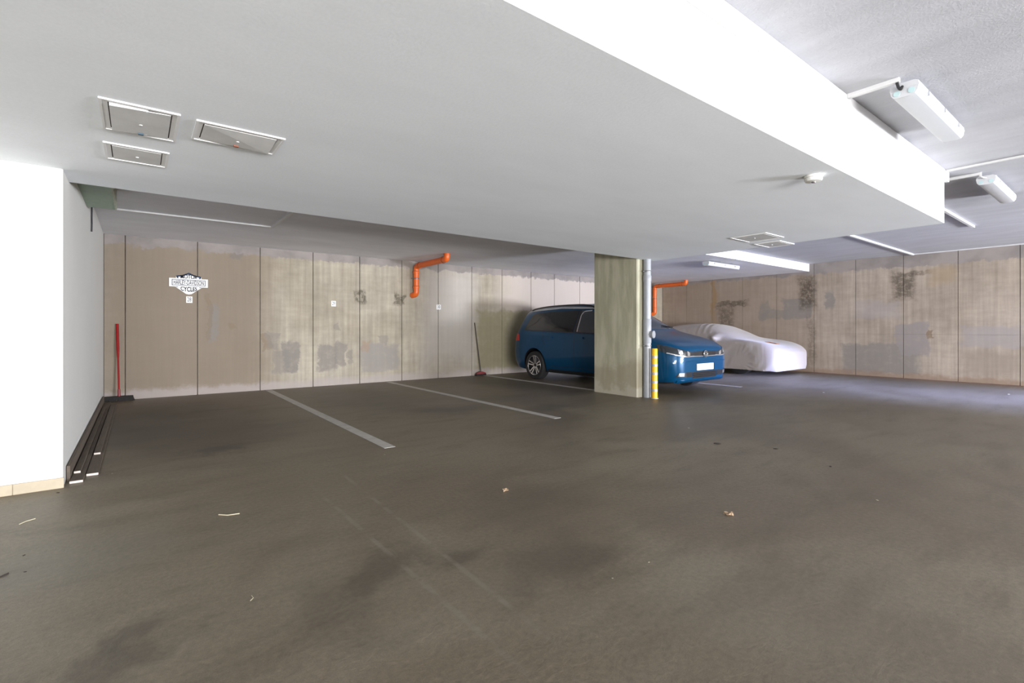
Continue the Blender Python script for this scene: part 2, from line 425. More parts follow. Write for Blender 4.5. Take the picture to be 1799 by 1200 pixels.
# white wall block at the left: plastered front, whitewashed side, chipped arris
def white_block():
    bm = B(); n = 60; prev = None; rnd = random.Random(3)
    zs = [ZL * i / n for i in range(n + 1)]
    x0 = XW
    rows = []
    for z in zs:
        chip = 0.004 + (0.022 * rnd.random() if (0.25 < z < 0.42 or .55 < z < .66) else 0.006 * rnd.random())
        P = [(x0, YF, z), (XL - chip, YF, z), (XL, YF + chip * .8, z), (XL, YB + .1, z), (x0, YB + .1, z)]
        rows.append([bm.verts.new(p) for p in P])
    for a, c in zip(rows, rows[1:]):
        for k in range(5):
            k2 = (k + 1) % 5
            bm.faces.new((a[k], a[k2], c[k2], c[k]))
    bm.faces.new(rows[0][::-1]); bm.faces.new(rows[-1]); bmesh.ops.recalc_face_normals(bm, faces=bm.faces)
    return bm
wl = structure('wall_left', white_block(), M['white'], 'white plastered wall block with a chipped corner at the first bay')
bl = structure('baseboard_left', box(B(), XW, XL - .002, YF - .004, YF + .01, 0, .07), M['tile'], 'cream tile plinth along the foot of the white wall')
q = at_y(22, 870, YF - .012).x; ex = XL + .008
edges = [XW + .1]
while edges[-1] < q - .6: edges.append(edges[-1] + .6)
edges = [q - .6 * k for k in range(5, -1, -1)] + [ex]
for a, c in zip(edges, edges[1:]):
    obj('plinth_tile', box(B(), a + .0015, c - .0015, YF - .012, YF + .005, 0, .074, .002), M['tile'], bl)
structure('wall_outer', box(B(), XW - .25, XW, YW - .2, YF + .05, 0, ZS + .2), M['white'], 'white wall beside the camera')
def front_wall():
    bm = B(); y0, y1 = YW - .25, YW
    for a, c, z0, z1 in ((XW, -3.6, 0, ZS), (2.8, 10.2, 0, ZS), (13.8, XR + .2, 0, ZS), (-3.6, 2.8, 2.3, ZS), (10.2, 13.8, 2.3, ZS)):
        box(bm, a, c, y0, y1, z0, z1)
    return bm
structure('wall_front', front_wall(), M['white'], 'wall with a ramp gateway and an added side opening behind the camera')
# ceilings
cl = structure('ceiling', box(B(), XW - .2, XR + .2, YW - .2, YB + .2, ZS, ZS + .2), M['slab'], 'rough painted concrete slab above the driveway')
structure('ceiling_bays', box(B(), XL - .05, XR + .01, YSTEP, YB + .012, ZL, ZS + .01), M['lowslab'], 'lower grey slab over the parking bays', )
bmb = box(B(), XW, BX, BY0, BY1, ZB, ZS + .01)
beam = structure('ceiling_beam', bmb, [M['soffit'], M['white']], 'wide boxed-in ceiling bulkhead with bright white side')
for pl in beam.data.polygons:
    if abs(pl.normal.z) < .5: pl.material_index = 1
structure('trim_1', box(B(), XW, BX + .03, BY0 - .035, BY0, ZS - .105, ZS, .004), M['trunk'], 'white lip along the top of the bulkhead side', )
a = rw(1613, 449)[0]
structure('trim_2', box(B(), XR - .03, XR, YW, 3.3, ZS - .022, ZS, .003), M['trunk'], 'thin white bead where the right wall meets the slab')
# column
col_x0, col_x1, col_y0, col_y1 = 6.60, 6.92, 5.20, 6.18
def column_bm():
    bm = B(); ch = .018
    pts = [(col_x0 + ch, col_y0), (col_x1 - ch, col_y0), (col_x1, col_y0 + ch), (col_x1, col_y1 - ch), (col_x1 - ch, col_y1), (col_x0 + ch, col_y1), (col_x0, col_y1 - ch), (col_x0, col_y0 + ch)]
    prism(bm, pts, 'z', 0, ZS); return bm
structure('column', column_bm(), M['column'], 'square-edged grey concrete column holding up the bulkhead corner')
# parking lines (painted on the floor)
for x, y0, y1, lab in ((1.935, 4.47, 9.95, 'long pale line between the first and second bay'), (4.27, 4.62, 9.95, 'long pale line between the second and third bay'),
                       (6.76, 6.2, 9.95, 'pale line behind the column'), (9.40, 4.90, 9.95, 'pale line beside the blue car')):
    setp(obj('parking_line', box(B(), x - .055, x + .055, y0, y1, 0, .0025), M['line'], floor), lab)

# green boxed duct hanging at the left under the low slab
g = thing('duct_boxing', (XL + .12, 6.1, 2.44), 'green plasterboard boxing hanging in the corner above the white wall side', 'duct boxing')
obj('board_casing', box(B(), XL, XL + .235, BY1 - .05, 6.86, 2.44, ZL + .02), M['green'], g)
def rough_edge():
    bm = B(); rnd = random.Random(5); n = 26; prev = None
    for i in range(n + 1):
        y = BY1 + (6.88 - BY1) * i / n
        w = .012 + .012 * rnd.random(); zt = ZL + .02
        vs_ = [bm.verts.new((XL + .235, y, 2.437)), bm.verts.new((XL + .235 + w, y, 2.442)), bm.verts.new((XL + .235 + w * .8, y, zt)), bm.verts.new((XL + .235, y, zt))]
        if prev:
            for k in range(4): bm.faces.new((prev[k], prev[(k + 1) % 4], vs_[(k + 1) % 4], vs_[k]))
        else: bm.faces.new(vs_)
        prev = vs_
    bm.faces.new(prev[::-1]); bmesh.ops.recalc_face_normals(bm, faces=bm.faces); return bm
obj('torn_edge', rough_edge(), M['gypsum'], g)

# ------------------------------------------------------------------ hatches in the bulkhead underside
M['hatch'] = speckled('galvanised_hatch_panel', (0.60, 0.595, 0.585), 0.6, 0.0, amount=.10, scale=5)
M['hframe'] = speckled('white_hatch_frame', (0.80, 0.80, 0.80), 0.4, amount=.02)
M['gap'] = new_mat('dark_gap', (0.05, 0.035, 0.03), 0.9)
M['blue_tab'] = new_mat('blue_tab', (0.03, 0.07, 0.10), .5); M['red_tab'] = new_mat('red_tab', (0.20, 0.06, 0.03), .5)
def hatch(x0, x1, y0, y1, label, tilt=0.0, tab=None, group=None):
    cx, cy = (x0 + x1) / 2, (y0 + y1) / 2
    h = thing('access_hatch', (cx, cy, ZB), label, 'access hatch', group)
    fr = .035; bm = B(); z0, z1 = ZB - .008, ZB + .004
    for a, c, d, e in ((x0, x1, y0, y0 + .012), (x0, x1, y1 - .012, y1), (x0, x0 + .012, y0 + .0125, y1 - .0125), (x1 - .012, x1, y0 + .0125, y1 - .0125)):
        box(bm, a, c, d, e, z0, z1)
    for a, c, d, e in ((x0 + .012, x1 - .012, y0 + .012, y0 + fr), (x0 + .012, x1 - .012, y1 - fr, y1 - .012), (x0 + .012, x0 + fr, y0 + fr, y1 - fr), (x1 - fr, x1 - .012, y0 + fr, y1 - fr)):
        box(bm, a, c, d, e, ZB - .004, z1)
    obj('frame', bm, M['hframe'], h)
    obj('recess', box(B(), x0 + fr, x1 - fr, y0 + fr, y1 - fr, ZB - .0012, ZB + .002), M['gap'], h)
    bm = B(); p0, p1, q0, q1 = x0 + fr + .006, x1 - fr - .006, y0 + fr + .004, y1 - fr - .004
    box(bm, p0, p1, q0, q1, ZB - .007, ZB - .002, .001)
    for v in bm.verts: v.co.z -= max(0, tilt) * (v.co.x - p0) / (p1 - p0) * (v.co.y - q0) / (q1 - q0) + max(0, -tilt) * (p1 - v.co.x) / (p1 - p0)
    pn = obj('panel', bm, M['hatch'], h)
    obj('lock', lathe(B(), [(0, -.0115), (.008, -.011), (.009, -.006), (.009, 0)], (cx, cy + .03, ZB - abs(tilt) * .4)), M['hframe'], pn, True)
    if tab:
        obj('tab', box(B(), cx - .012, cx + .014, q1 - .03, q1 - .012, ZB - .014 - abs(tilt) * .6, ZB - .004), M[tab], pn)
    if tilt < 0:
        for y in (q0 - .001, q1 - .02):
            obj('side_flange', box(B(), p0, p0 + .16, y, y + .02, ZB - .006 + tilt * .5, ZB - .001), M['hframe'], h)
    return h
hatch(-.157, .184, 3.17, 3.645, 'white framed ceiling hatch with sagging panel and blue tab', -.012, 'blue_tab')
hatch(-.170, .165, 3.91, 4.27, 'smaller shut ceiling hatch next to the blue-tabbed hatch', 0)
hatch(.257, .712, 3.19, 3.52, 'wide ceiling hatch with one bent corner and red tab', .014, 'red_tab')
def far_hatch(c4, label):
    P = [at_z(px, py, ZB) for px, py in c4]
    hatch(min(p.x for p in P), max(p.x for p in P), min(p.y for p in P), max(p.y for p in P), label)
q = at_z(1330, 417, ZB); hatch(q.x - .24, q.x + .24, q.y - .22, q.y + .22, 'ceiling hatch near the bulkhead end closer to its white side')
q = at_z(1358, 428, ZB); hatch(q.x - .18, q.x + .25, q.y - .17, q.y + .17, 'ceiling hatch near the bulkhead end closer to the column')

# ------------------------------------------------------------------ smoke detector
q = at_z(1429, 309, ZB)
M['detector'] = speckled('white_detector_plastic', (0.80, 0.80, 0.76), 0.4, amount=.02)
M['chrome'] = new_mat('chrome', (0.75, 0.76, 0.78), 0.15, 1.0)
s = thing('smoke_detector', (q.x, q.y, ZB - .05), 'round white smoke detector under the bulkhead', 'smoke detector')
obj('base', lathe(B(), [(0, 0), (.062, 0), (.064, -.01), (.062, -.016), (0, -.016)], (q.x, q.y, ZB)), M['detector'], s, True)
obj('cover', lathe(B(), [(0, -.017), (.058, -.017), (.060, -.030), (.054, -.042), (.03, -.046), (0, -.046)], (q.x, q.y, ZB)), M['detector'], s, True)
obj('sensor', lathe(B(), [(0, -.047), (.017, -.047), (.014, -.054), (0, -.055)], (q.x, q.y, ZB)), M['chrome'], s, True)

# ------------------------------------------------------------------ lamps and trunking
M['diff'] = new_mat('clear_prismatic_diffuser', (0.56, 0.58, 0.62), 0.3)
t_ = NT(M['diff']); bb = t_.n['Principled BSDF']
wv = t_.n.new('ShaderNodeTexWave'); wv.inputs['Scale'].default_value = 60; wv.bands_direction = 'Y'
t_.link(t_.objc(), wv.inputs['Vector']); t_.link(t_.bump(wv.outputs['Fac'], .3, .002), bb.inputs['Normal'])
M['lampbody'] = speckled('lamp_body_plastic', (0.55, 0.56, 0.59), 0.5, amount=.03)
M['black'] = speckled('black_rubber', (0.02, 0.02, 0.022), 0.6, amount=.1)
M['endcap'] = new_mat('tube_end_cap', (0.45, 0.60, 0.62), .3)
def lamp(x0, x1, y, z, label, cable_x=None):
    """damp-proof twin tube luminaire along x, hung below a slab at z"""
    L = thing('fluorescent_lamp', ((x0 + x1) / 2, y, z - .12), label, 'lamp')
    for x in (x0 + .25, x1 - .25):
        obj('hanger', box(B(), x - .02, x + .02, y - .03, y + .03, z - .035, z), M['chrome'], L)
    prof = [(y - .080, z - .075), (y - .076, z - .045), (y - .055, z - .035), (y + .055, z - .035), (y + .076, z - .045), (y + .080, z - .075)]
    obj('housing', prism(B(), prof, 'x', x0, x1), M['lampbody'], L)
    pr = [(y - .078, z - .0755), (y + .078, z - .0755), (y + .073, z - .105), (y + .058, z - .125), (y + .03, z - .131), (y - .03, z - .131), (y - .058, z - .125), (y - .073, z - .105)]
    d = obj('diffuser', prism(B(), pr, 'x', x0 + .012, x1 - .012), M['diff'], L, True)
    for x in (x0, x1 - .013):
        e = obj('end_cap', prism(B(), [(a * 1.0, c) for a, c in pr], 'x', x, x + .0125), M['lampbody'], L)
        s = -.004 if x == x0 else .0125
        for yy in (-.04, .04):
            obj('tube_socket', lathe(B(), [(0, 0), (.019, 0), (.019, .004), (0, .004)], (x + s, y + yy, z - .10), 'x', 16), M['endcap'], e)
    for k in range(3):
        x = x0 + (x1 - x0) * (k + .5) / 3
        for sg in (-1, 1):
            obj('clip', box(B(), x - .012, x + .012, y + sg * .081 - .003, y + sg * .081 + .003, z - .09, z - .06), M['chrome'], L)
    return L
lamp(4.12, 5.42, 1.02, ZS, 'white twin-tube lamp on the slab with a black cable, beside the bulkhead lip')
lamp(7.34, 8.64, 1.10, ZS, 'white tube lamp on the slab just past the bulkhead end')
lamp(9.85, 11.15, 5.92, ZL, 'white tube lamp under the low slab over the covered car aisle')
def trunking(pts, label, mat='trunk', group=None):
    """square trunking runs given as axis-aligned boxes"""
    bm = B()
    for x0, x1, y0, y1, z0, z1 in pts: box(bm, x0, x1, y0, y1, z0, z1, .002)
    return setp(obj('cable_trunking', bm, M[mat]), label, 'trunking', group)
def run_x(x0, x1, y, z, w=.03, h=.022): return (x0, x1, y - w / 2, y + w / 2, z - h, z)
def run_y(y0, y1, x, z, w=.03, h=.022): return (x - w / 2, x + w / 2, y0, y1, z - h, z)
trunking([run_y(1.04, BY0 - .036, 4.10, ZS, .035, .03)], 'short white trunking from the bulkhead lip to the twin-tube lamp')
trunking([run_y(1.13, BY0 + .05, 7.30, ZS, .035, .03)], 'short white trunking at the lamp past the bulkhead end')
trunking([run_y(YW, BY0 - .036, 6.90, ZS, .03, .02)], 'long thin white trunking crossing the slab to the bulkhead end')
trunking([run_x(BX, 11.0, 1.80, ZS, .04, .035)], 'white trunking on the slab stopping short of the right wall')
trunking([run_x(BX, XR - .03, 3.32, ZS, .045, .035)], 'white trunking on the slab running up to the right wall')
trunking([run_x(XL + .002, 1.585, 7.86, ZL, .03, .02)], 'thin white trunking from the green boxing along the low slab', 'hframe')
trunking([run_y(YSTEP - .02, 7.84, 1.57, ZL, .04, .028)], 'grey-white trunking over the first bay running under the bulkhead edge')
trunking([(10.30, 10.325, YSTEP - .014, YSTEP, ZL - .02, ZS), run_y(YSTEP - .014, 5.83, 10.3125, ZL, .025, .02)], 'thin trunking down the slab step to the lamp over the aisle')
bm = tube(B(), rounded([(4.10, 1.055, ZS - .03), (4.10, 1.045, ZS - .07), (4.09, 1.03, ZS - .09), (4.118, 1.03, ZS - .06)], .02), .009, 8)
setp(obj('lamp_cable', bm, M['black'], None, True), 'short black cable looping from trunking into the twin-tube lamp', 'cable')
bm = tube(B(), rounded([(7.30, 1.145, ZS - .03), (7.30, 1.12, ZS - .06), (7.342, 1.10, ZS - .06)], .02), .009, 8)
setp(obj('lamp_cable', bm, M['trunk'], None, True), 'short white cable into the lamp past the bulkhead end', 'cable')
# dark cable hanging on the whitewashed side
q = at_x(161, 372, XL + .01); q2 = at_x(161, 407, XL + .01)
bm = tube(B(), rounded([(XL + .012, q.y, 2.55), (XL + .010, q.y + .01, q.z - .06), (XL + .012, q.y - .01, q.z - .14), (XL + .01, q.y, q2.z)], .03), .008, 8)
setp(obj('hanging_cable', bm, M['black'], None, True), 'dark cable end hanging on the whitewashed wall below the green boxing', 'cable')

# ------------------------------------------------------------------ pipes
M['orange'] = speckled('orange_drain_plastic', (0.74, 0.135, 0.018), 0.38, amount=.08, scale=8)
M['greypipe'] = speckled('grey_drain_plastic', (0.30, 0.315, 0.34), 0.38, amount=.05, scale=10)
M['steel'] = speckled('zinc_clamp', (0.22, 0.22, 0.23), 0.4, .7, amount=.1)
def collar(p, axis, r, L=.05):
    return lathe(B(), [(r * .9, -L / 2), (r, -L / 2), (r * 1.04, -L / 2 + .008), (r * 1.04, L / 2 - .008), (r, L / 2), (r * .9, L / 2)], p, axis, 20)
def orange_pipe(x, zlow, ylen, label):
    r = .0625; yw = YB - .11; zt = ZL - .115
    P = thing('drain_pipe', (x, yw, zlow), label, 'pipe')
    path = rounded([(x, YB + .01, zlow + .0), (x, yw, zlow + .02), (x, yw, zlow + .02), (x, yw, zt)], .10)
    bm = tube(B(), rounded([(x - .05, YB + .005, zlow), (x, yw, zlow + .02), (x, yw, zt), (x, yw - ylen, zt + .005), (x, yw - ylen, ZL + .005)], .10, 8), r, 18)
    obj('pipe', bm, M['orange'], P, True)
    for c, ax in (((x, yw, zlow + .18), 'z'), ((x, yw, zt - .14), 'z'), ((x, yw - .16, zt), 'y'), ((x, yw - ylen + .15, zt + .004), 'y')):
        obj('socket_collar', collar(c, ax, r * 1.1), M['orange'], P, True)
    for zz in (zlow + .207, zt - .113):
        obj('rubber_ring', collar((x, yw, zz), 'z', r * 1.03, .008), M['black'], P, True)
    for yy in (yw - .187, yw - ylen + .123):
        obj('rubber_ring', collar((x, yy, zt + .003), 'y', r * 1.03, .010), M['black'], P, True)
    cl_ = obj('clamp', collar((x, yw, (zlow + zt) / 2 + .05), 'z', r * 1.05, .022), M['steel'], P, True)
    obj('clamp_bolt', tube(B(), [(x - .12, yw + .0, (zlow + zt) / 2 + .05), (x - .06, yw, (zlow + zt) / 2 + .05)], .007, 8), M['steel'], cl_)
    return P
q = at_y(731, 519, YB - .1); q2 = at_z(790, 457, ZL - .1)
print('pipe1', q, q2)
orange_pipe(q.x, q.z, (YB - .11) - q2.y + .16, 'bright orange drain pipe on the back wall between two bay number plates')
q = at_y(1150, 552, YB - .1); q2 = at_z(1218, 499, ZL - .1)
print('pipe2', q, q2)
orange_pipe(q.x, q.z, (YB - .11) - q2.y, 'orange drain pipe in the far corner behind the blue car')
# grey downpipe against the column
px_, py_ = 6.755, 5.12; r = .0625
P = thing('downpipe', (px_, py_, 0), 'grey plastic downpipe with inspection cap standing against the column', 'pipe')
obj('pipe', tube(B(), [(px_, py_, 0), (px_, py_, ZB)], r, 24), M['greypipe'], P, True)
obj('socket_collar', collar((px_, py_, 1.98), 'z', r * 1.06, .10), M['greypipe'], P, True)
obj('access_body', lathe(B(), [(r, -.20), (r * 1.08, -.19), (r * 1.08, .20), (r, .21)], (px_, py_, 1.10), 'z', 24), M['greypipe'], P, True)
dirv = Vector((.22, -1.0, 0)).normalized()
cp = obj('inspection_branch', tube(B(), [Vector((px_, py_, 1.05)), Vector((px_, py_, 1.05)) + dirv * .10], .05, 20), M['greypipe'], P, True)
obj('inspection_cap', tube(B(), [Vector((px_, py_, 1.05)) + dirv * .095, Vector((px_, py_, 1.05)) + dirv * .118], .062, 24), M['greypipe'], cp, True)
for z in (.86, 2.10):
    k = obj('clamp', collar((px_, py_, z), 'z', r * 1.07, .022), M['steel'], P, True)
    obj('clamp_bolt', tube(B(), [(px_ - .10, py_ + .01, z), (px_ - .06, py_, z)], .008, 8), M['steel'], k)
# yellow guard post
q = at_z(1150, 700); bx, by = q.x, q.y
M['yellow'] = speckled('yellow_plastic', (0.85, 0.48, 0.015), 0.45, amount=.06)
M['reflect'] = speckled('grey_reflective_band', (0.42, 0.41, 0.40), 0.35, amount=.08)
P = thing('guard_post', (bx, by, 0), 'yellow post with grey reflective bands beside the grey downpipe', 'post')
rp = .047
obj('post', lathe(B(), [(0, 0), (rp, 0), (rp, .81), (rp - .006, .82), (0, .82)], (bx, by, 0), 'z', 24), M['yellow'], P, True)
for k in range(5):
    z = .135 + .137 * k
    obj('band', lathe(B(), [(rp, -.02), (rp + .002, -.02), (rp + .002, .02), (rp, .02)], (bx, by, z), 'z', 24), M['reflect'], P, True)
obj('base_plate', lathe(B(), [(0, 0), (.062, 0), (.062, .006), (.05, .01), (0, .01)], (bx, by, 0), 'z', 24), M['reflect'], P, True)

# ------------------------------------------------------------------ wall signs
M['plate'] = speckled('white_sign_plate', (0.86, 0.86, 0.86), .4, amount=.02)
M['ink'] = new_mat('dark_ink', (0.012, 0.013, 0.02), .95, **{'Specular IOR Level': .05})
M['navy'] = speckled('navy_enamel', (0.02, 0.035, 0.07), .95, amount=.1, **{'Specular IOR Level': .05})
def on_back(cx, cz, d): return lambda u, v, w: (cx + u, YB - d - w, cz + v)
for px, py, txt, wpx, lab in ((332.5, 526.5, '28', 11, 'small white number plate reading 28 below the shield sign'),
                              (586, 533.5, '29', 8, 'small white number plate reading 29 right of the first parking line'),
                              (770.5, 539.5, '30', 7.5, 'small white number plate reading 30 beside the orange pipe')):
    x, z = bw(px, py); w = (bw(px + wpx / 2, py)[0] - bw(px - wpx / 2, py)[0]) / 2 * 1.0
    hz = .055
    P = thing('number_plate', (x, YB - .004, z - hz), lab, 'number plate')
    obj('plate', box(B(), x - w, x + w, YB - .006, YB, z - hz, z + hz, .001), M['plate'], P)
    obj('digits', text_bm(txt, .105, on_back(x, z, .007), .001, w * 1.25), M['ink'], P)
# shield sign
x0, z0 = bw(331, 497); xa = bw(297, 497)[0]; xb = bw(365, 497)[0]; hw = (xb - xa) / 2; x0 = (xa + xb) / 2
k = hw / 34.0                                # metres per sign unit (34 units = half width)
P = thing('wall_sign', (x0, YB - .01, z0 - .25), 'white shield-shaped motorcycle sign with dark lettering on the concrete wall', 'sign')
def sg(pts): return [(x0 + a * k, z0 + c * k * 1.06) for a, c in pts]
half = [(0, 20.5), (4, 18), (11, 15), (22, 13), (22.5, 7.5), (26, 5), (26, -7.5), (23, -9), (15, -14.5), (9, -19), (5, -22), (0, -23)]
shield = half + [(-a, c) for a, c in half[-2:0:-1]]
obj('shield', prism(B(), sg(shield), 'y', YB - .010, YB - .001), M['plate'], P)
bar = obj('name_bar', prism(B(), sg([(-34, 8.2), (34, 8.2), (34, -8.2), (-34, -8.2)]), 'y', YB - .016, YB - .0105), M['plate'], P)
def ring2(outer, inner, y0, y1):
    bm = B(); n = len(outer)
    O = [bm.verts.new((p[0], y0, p[1])) for p in outer]; I = [bm.verts.new((p[0], y0, p[1])) for p in inner]
    fs = [bm.faces.new((O[i], O[(i + 1) % n], I[(i + 1) % n], I[i])) for i in range(n)]
    r_ = bmesh.ops.extrude_face_region(bm, geom=fs)
    for v in r_['geom']:
        if isinstance(v, bmesh.types.BMVert): v.co.y = y1
    bmesh.ops.recalc_face_normals(bm, faces=bm.faces); return bm
obj('bar_outline', ring2(sg([(-29.5, 6), (29.5, 6), (29.5, -6), (-29.5, -6)]), sg([(-28.3, 5), (28.3, 5), (28.3, -5), (-28.3, -5)]), YB - .0165, YB - .0175), M['navy'], bar)
obj('bar_lettering', text_bm('HARLEY-DAVIDSON', .105, on_back(x0, z0 - .002, .0175), .001, 53 * k, .0012), M['ink'], bar)
def arc_text(txt, size, width, zoff, bend):
    def pl(u, v, w):
        tt = u / (width / 2); vv = v * (1 + .25 * (1 - tt * tt)) + bend * (1 - tt * tt) * .5
        return (x0 + u, YB - .0115 - w, z0 + zoff + vv)
    return text_bm(txt, size, pl, .001, width, .0025)
obj('upper_lettering', arc_text('MOTOR', .085, 30 * k, 10.0 * k * 1.06, .028), M['ink'], P)
obj('lower_lettering', arc_text('CYCLES', .09, 29 * k, -11.6 * k * 1.06, -.03), M['ink'], P)
for nm, o, i_ in (('upper_border', [(-22, 13), (-11, 15), (-4, 18), (0, 20.3), (4, 18), (11, 15), (22, 13)], [(-21.5, 10.2), (-11, 12.6), (-4, 15.2), (0, 17.2), (4, 15.2), (11, 12.6), (21.5, 10.2)]),):
    bm = B(); prism(bm, sg(o + i_[::-1]), 'y', YB - .0125, YB - .0105); obj(nm, bm, M['navy'], P)
for s_ in (-1, 1):
    bm = B(); prism(bm, sg([(s_ * 21, 8.4), (s_ * 17.5, 8.4), (s_ * 17.5, 9.4), (s_ * 21, 12)]), 'y', YB - .0125, YB - .0105); obj('corner_mark', bm, M['navy'], P)
    bm = B(); prism(bm, sg([(s_ * 24, -8.4), (s_ * 18.5, -8.4), (s_ * 18.5, -9.6), (s_ * 22, -9.4)]), 'y', YB - .0125, YB - .0105); obj('corner_mark', bm, M['navy'], P)

# ------------------------------------------------------------------ brooms
M['redmetal'] = speckled('red_painted_handle', (0.27, 0.006, 0.007), .6, amount=.1, **{'Specular IOR Level': .2})
M['bristle'] = speckled('black_bristles', (0.018, 0.015, 0.014), .9, amount=.3, scale=90, bump=.6, stretch=(1, 1, .1))
M['redplastic'] = speckled('red_broom_plastic', (0.22, 0.02, 0.025), .45, amount=.1)
M['darkhandle'] = speckled('dark_brown_handle', (0.065, 0.05, 0.04), .5, amount=.15)
def bristles(cx, cy, L, W, z0, z1, n=26):
    bm = B(); rnd = random.Random(int(cx * 100))
    for i in range(n):
        for j in (-1, 0, 1):
            x = cx - L / 2 + L * (i + .5) / n; y = cy + j * W / 3
            sx = (x - cx) * .10 + rnd.uniform(-.006, .006); sy = j * .012 + rnd.uniform(-.005, .005); r_ = L / n * .55
            box(bm, x - r_, x + r_, y - W / 6, y + W / 6, z0, z1)
            for v in bm.verts[-8:] if False else []: pass
            bm.verts.ensure_lookup_table()
            for v in list(bm.verts)[-8:]:
                if v.co.z < (z0 + z1) / 2: v.co.x += sx; v.co.y += sy
    return bm
# red push broom in the left corner
cx = XL + .195; cy = YB - .10
top = at_y(206, 569, YB - .03)
P = thing('push_broom', (cx, cy, 0), 'wide push broom with a bright red handle leaning in the left corner', 'broom')
obj('bristles', bristles(cx, cy, .36, .06, 0.0, .05), M['bristle'], P)
hd = obj('broom_head', box(B(), cx - .18, cx + .18, cy - .035, cy + .035, .045, .075, .008), M['bristle'], P)
a_, b_ = Vector((cx, cy, .07)), Vector((top.x, YB - .02, top.z))
obj('ferrule', tube(B(), [a_, a_.lerp(b_, .10)], [.02, .017], 14), M['redplastic'], P, True)
obj('handle', tube(B(), [a_.lerp(b_, .06), a_.lerp(b_, .52), a_.lerp(b_, .56), a_.lerp(b_, .66), b_], [.012, .012, .015, .019, .019], 14), M['redmetal'], P, True)
# dark broom with red head in front of the third bay
qb = at_z(839, 659); cx = qb.x; cy = min(qb.y, YB - .10)
top = at_y(834, 567, YB - .02)
P = thing('broom', (cx, cy, 0), 'broom with thin dark handle and dull red head, leaning near the blue car', 'broom')
obj('bristles', bristles(cx, cy, .27, .05, 0, .05, 18), M['bristle'], P)
obj('broom_head', prism(B(), [(cx - .14, .045), (cx + .14, .045), (cx + .12, .07), (cx + .03, .10), (cx - .03, .10), (cx - .12, .07)], 'y', cy - .028, cy + .028), M['redplastic'], P)
a_, b_ = Vector((cx, cy, .09)), Vector((top.x, YB - .015, top.z))
obj('handle', tube(B(), [a_, b_], .0125, 12), M['darkhandle'], P, True)

# ------------------------------------------------------------------ planks along the white wall
M['plank'] = speckled('grey_brown_plank', (0.115, 0.09, 0.068), .75, amount=.25, scale=6, stretch=(8, .6, 8), bump=.2)
M['plankend'] = speckled('pale_cut_plank_end', (0.62, 0.55, 0.50), .8, amount=.1)
def plank(x0, x1, y0, y1, z0, z1, lab, end=True, lean=0.0):
    P = thing('plank', ((x0 + x1) / 2, (y0 + y1) / 2, z0), lab, 'plank')
    bm = box(B(), x0, x1, y0 + .004, y1, z0, z1, .002)
    o = obj('board', bm, M['plank'], P)
    if end: obj('cut_end', box(B(), x0 + .001, x1 - .001, y0, y0 + .0038, z0 + .001, z1 - .001), M['plankend'], P)
    return P
plank(XL + .005, XL + .025, 4.95, 9.72, 0, .115, 'thin board standing on edge against the whitewashed wall', False)
plank(XL + .028, XL + .105, 4.86, 9.70, 0, .018, 'floor plank lying closest to the board on edge')
plank(XL + .112, XL + .185, 5.03, 9.45, 0, .018, 'floor plank lying farthest out from the whitewashed wall, next to the bay')
plank(XL + .034, XL + .075, 5.10, 9.2, .0185, .036, 'narrow batten stacked on top of the floor plank')
plank(XL + .118, XL + .165, 5.75, 8.9, .0185, .035, 'short narrow batten stacked on the outermost plank')

# ------------------------------------------------------------------ litter on the floor
M['dryleaf'] = speckled('dry_leaf', (0.42, 0.30, 0.20), .8, amount=.25, scale=40)
M['straw'] = speckled('straw', (0.52, 0.47, 0.34), .7, amount=.1)
M['grime'] = speckled('dark_crumb', (0.035, 0.025, 0.02), .9, amount=.2)
def leaf(px, py, s_, lab, rz):
    q = at_z(px, py); bm = B(); n = 8; rows = []
    for i in range(n + 1):
        u = i / n; w = math.sin(math.pi * u) ** .7 * .42 * (1 + .25 * math.sin(u * 21))
        rows.append([bm.verts.new(((u - .5) * s_, a * w * s_, (.004 + abs(a) * .22 * s_ * (1 + .5 * math.sin(u * 9)) + .05 * s_ * math.sin(u * 6)) if abs(a) else .003 + .05 * s_ * abs(math.sin(u * 6)))) for a in (-1, -.5, 0, .5, 1)])
    for a, c in zip(rows, rows[1:]):
        for k_ in range(4): bm.faces.new((a[k_], a[k_ + 1], c[k_ + 1], c[k_]))
    bmesh.ops.remove_doubles(bm, verts=bm.verts, dist=1e-5)
    r_ = bmesh.ops.solidify(bm, geom=bm.faces[:], thickness=.0012)
    zmin = min(v.co.z for v in bm.verts)
    bmesh.ops.translate(bm, verts=bm.verts, vec=(0, 0, -zmin))
    bmesh.ops.rotate(bm, verts=bm.verts, cent=(0, 0, 0), matrix=Matrix.Rotation(rz, 3, 'Z'))
    bmesh.ops.translate(bm, verts=bm.verts, vec=(q.x, q.y, 0))
    setp(obj('fallen_leaf', bm, M['dryleaf']), lab, 'leaf')
leaf(888, 863, .05, 'small curled pale leaf on the floor in front of the second parking line', .4)
leaf(1280, 905, .055, 'small curled brown leaf on the open floor nearer the driveway', 1.9)
def twig(pts, r_, mat, lab, name='straw_stalk', cat='stalk'):
    P = [at_z(px, py) + Vector((0, 0, r_ + .0004)) for px, py in pts]
    setp(obj(name, tube(B(), P, r_, 6), M[mat], None, True), lab, cat)
twig([(384, 905), (400, 906), (421, 903)], .0028, 'straw', 'straight pale stalk lying on the floor of the open aisle')
twig([(34, 922), (45, 917), (62, 912)], .0026, 'straw', 'bent straw lying near the tile plinth')
twig([(440, 1056), (445, 1051), (442, 1047)], .0014, 'straw', 'tiny hooked straw on the floor of the open aisle')
twig([(0, 1015), (8, 1011), (15, 1008)], .003, 'grime', 'dark twig on the floor at the white wall side', 'twig', 'twig')
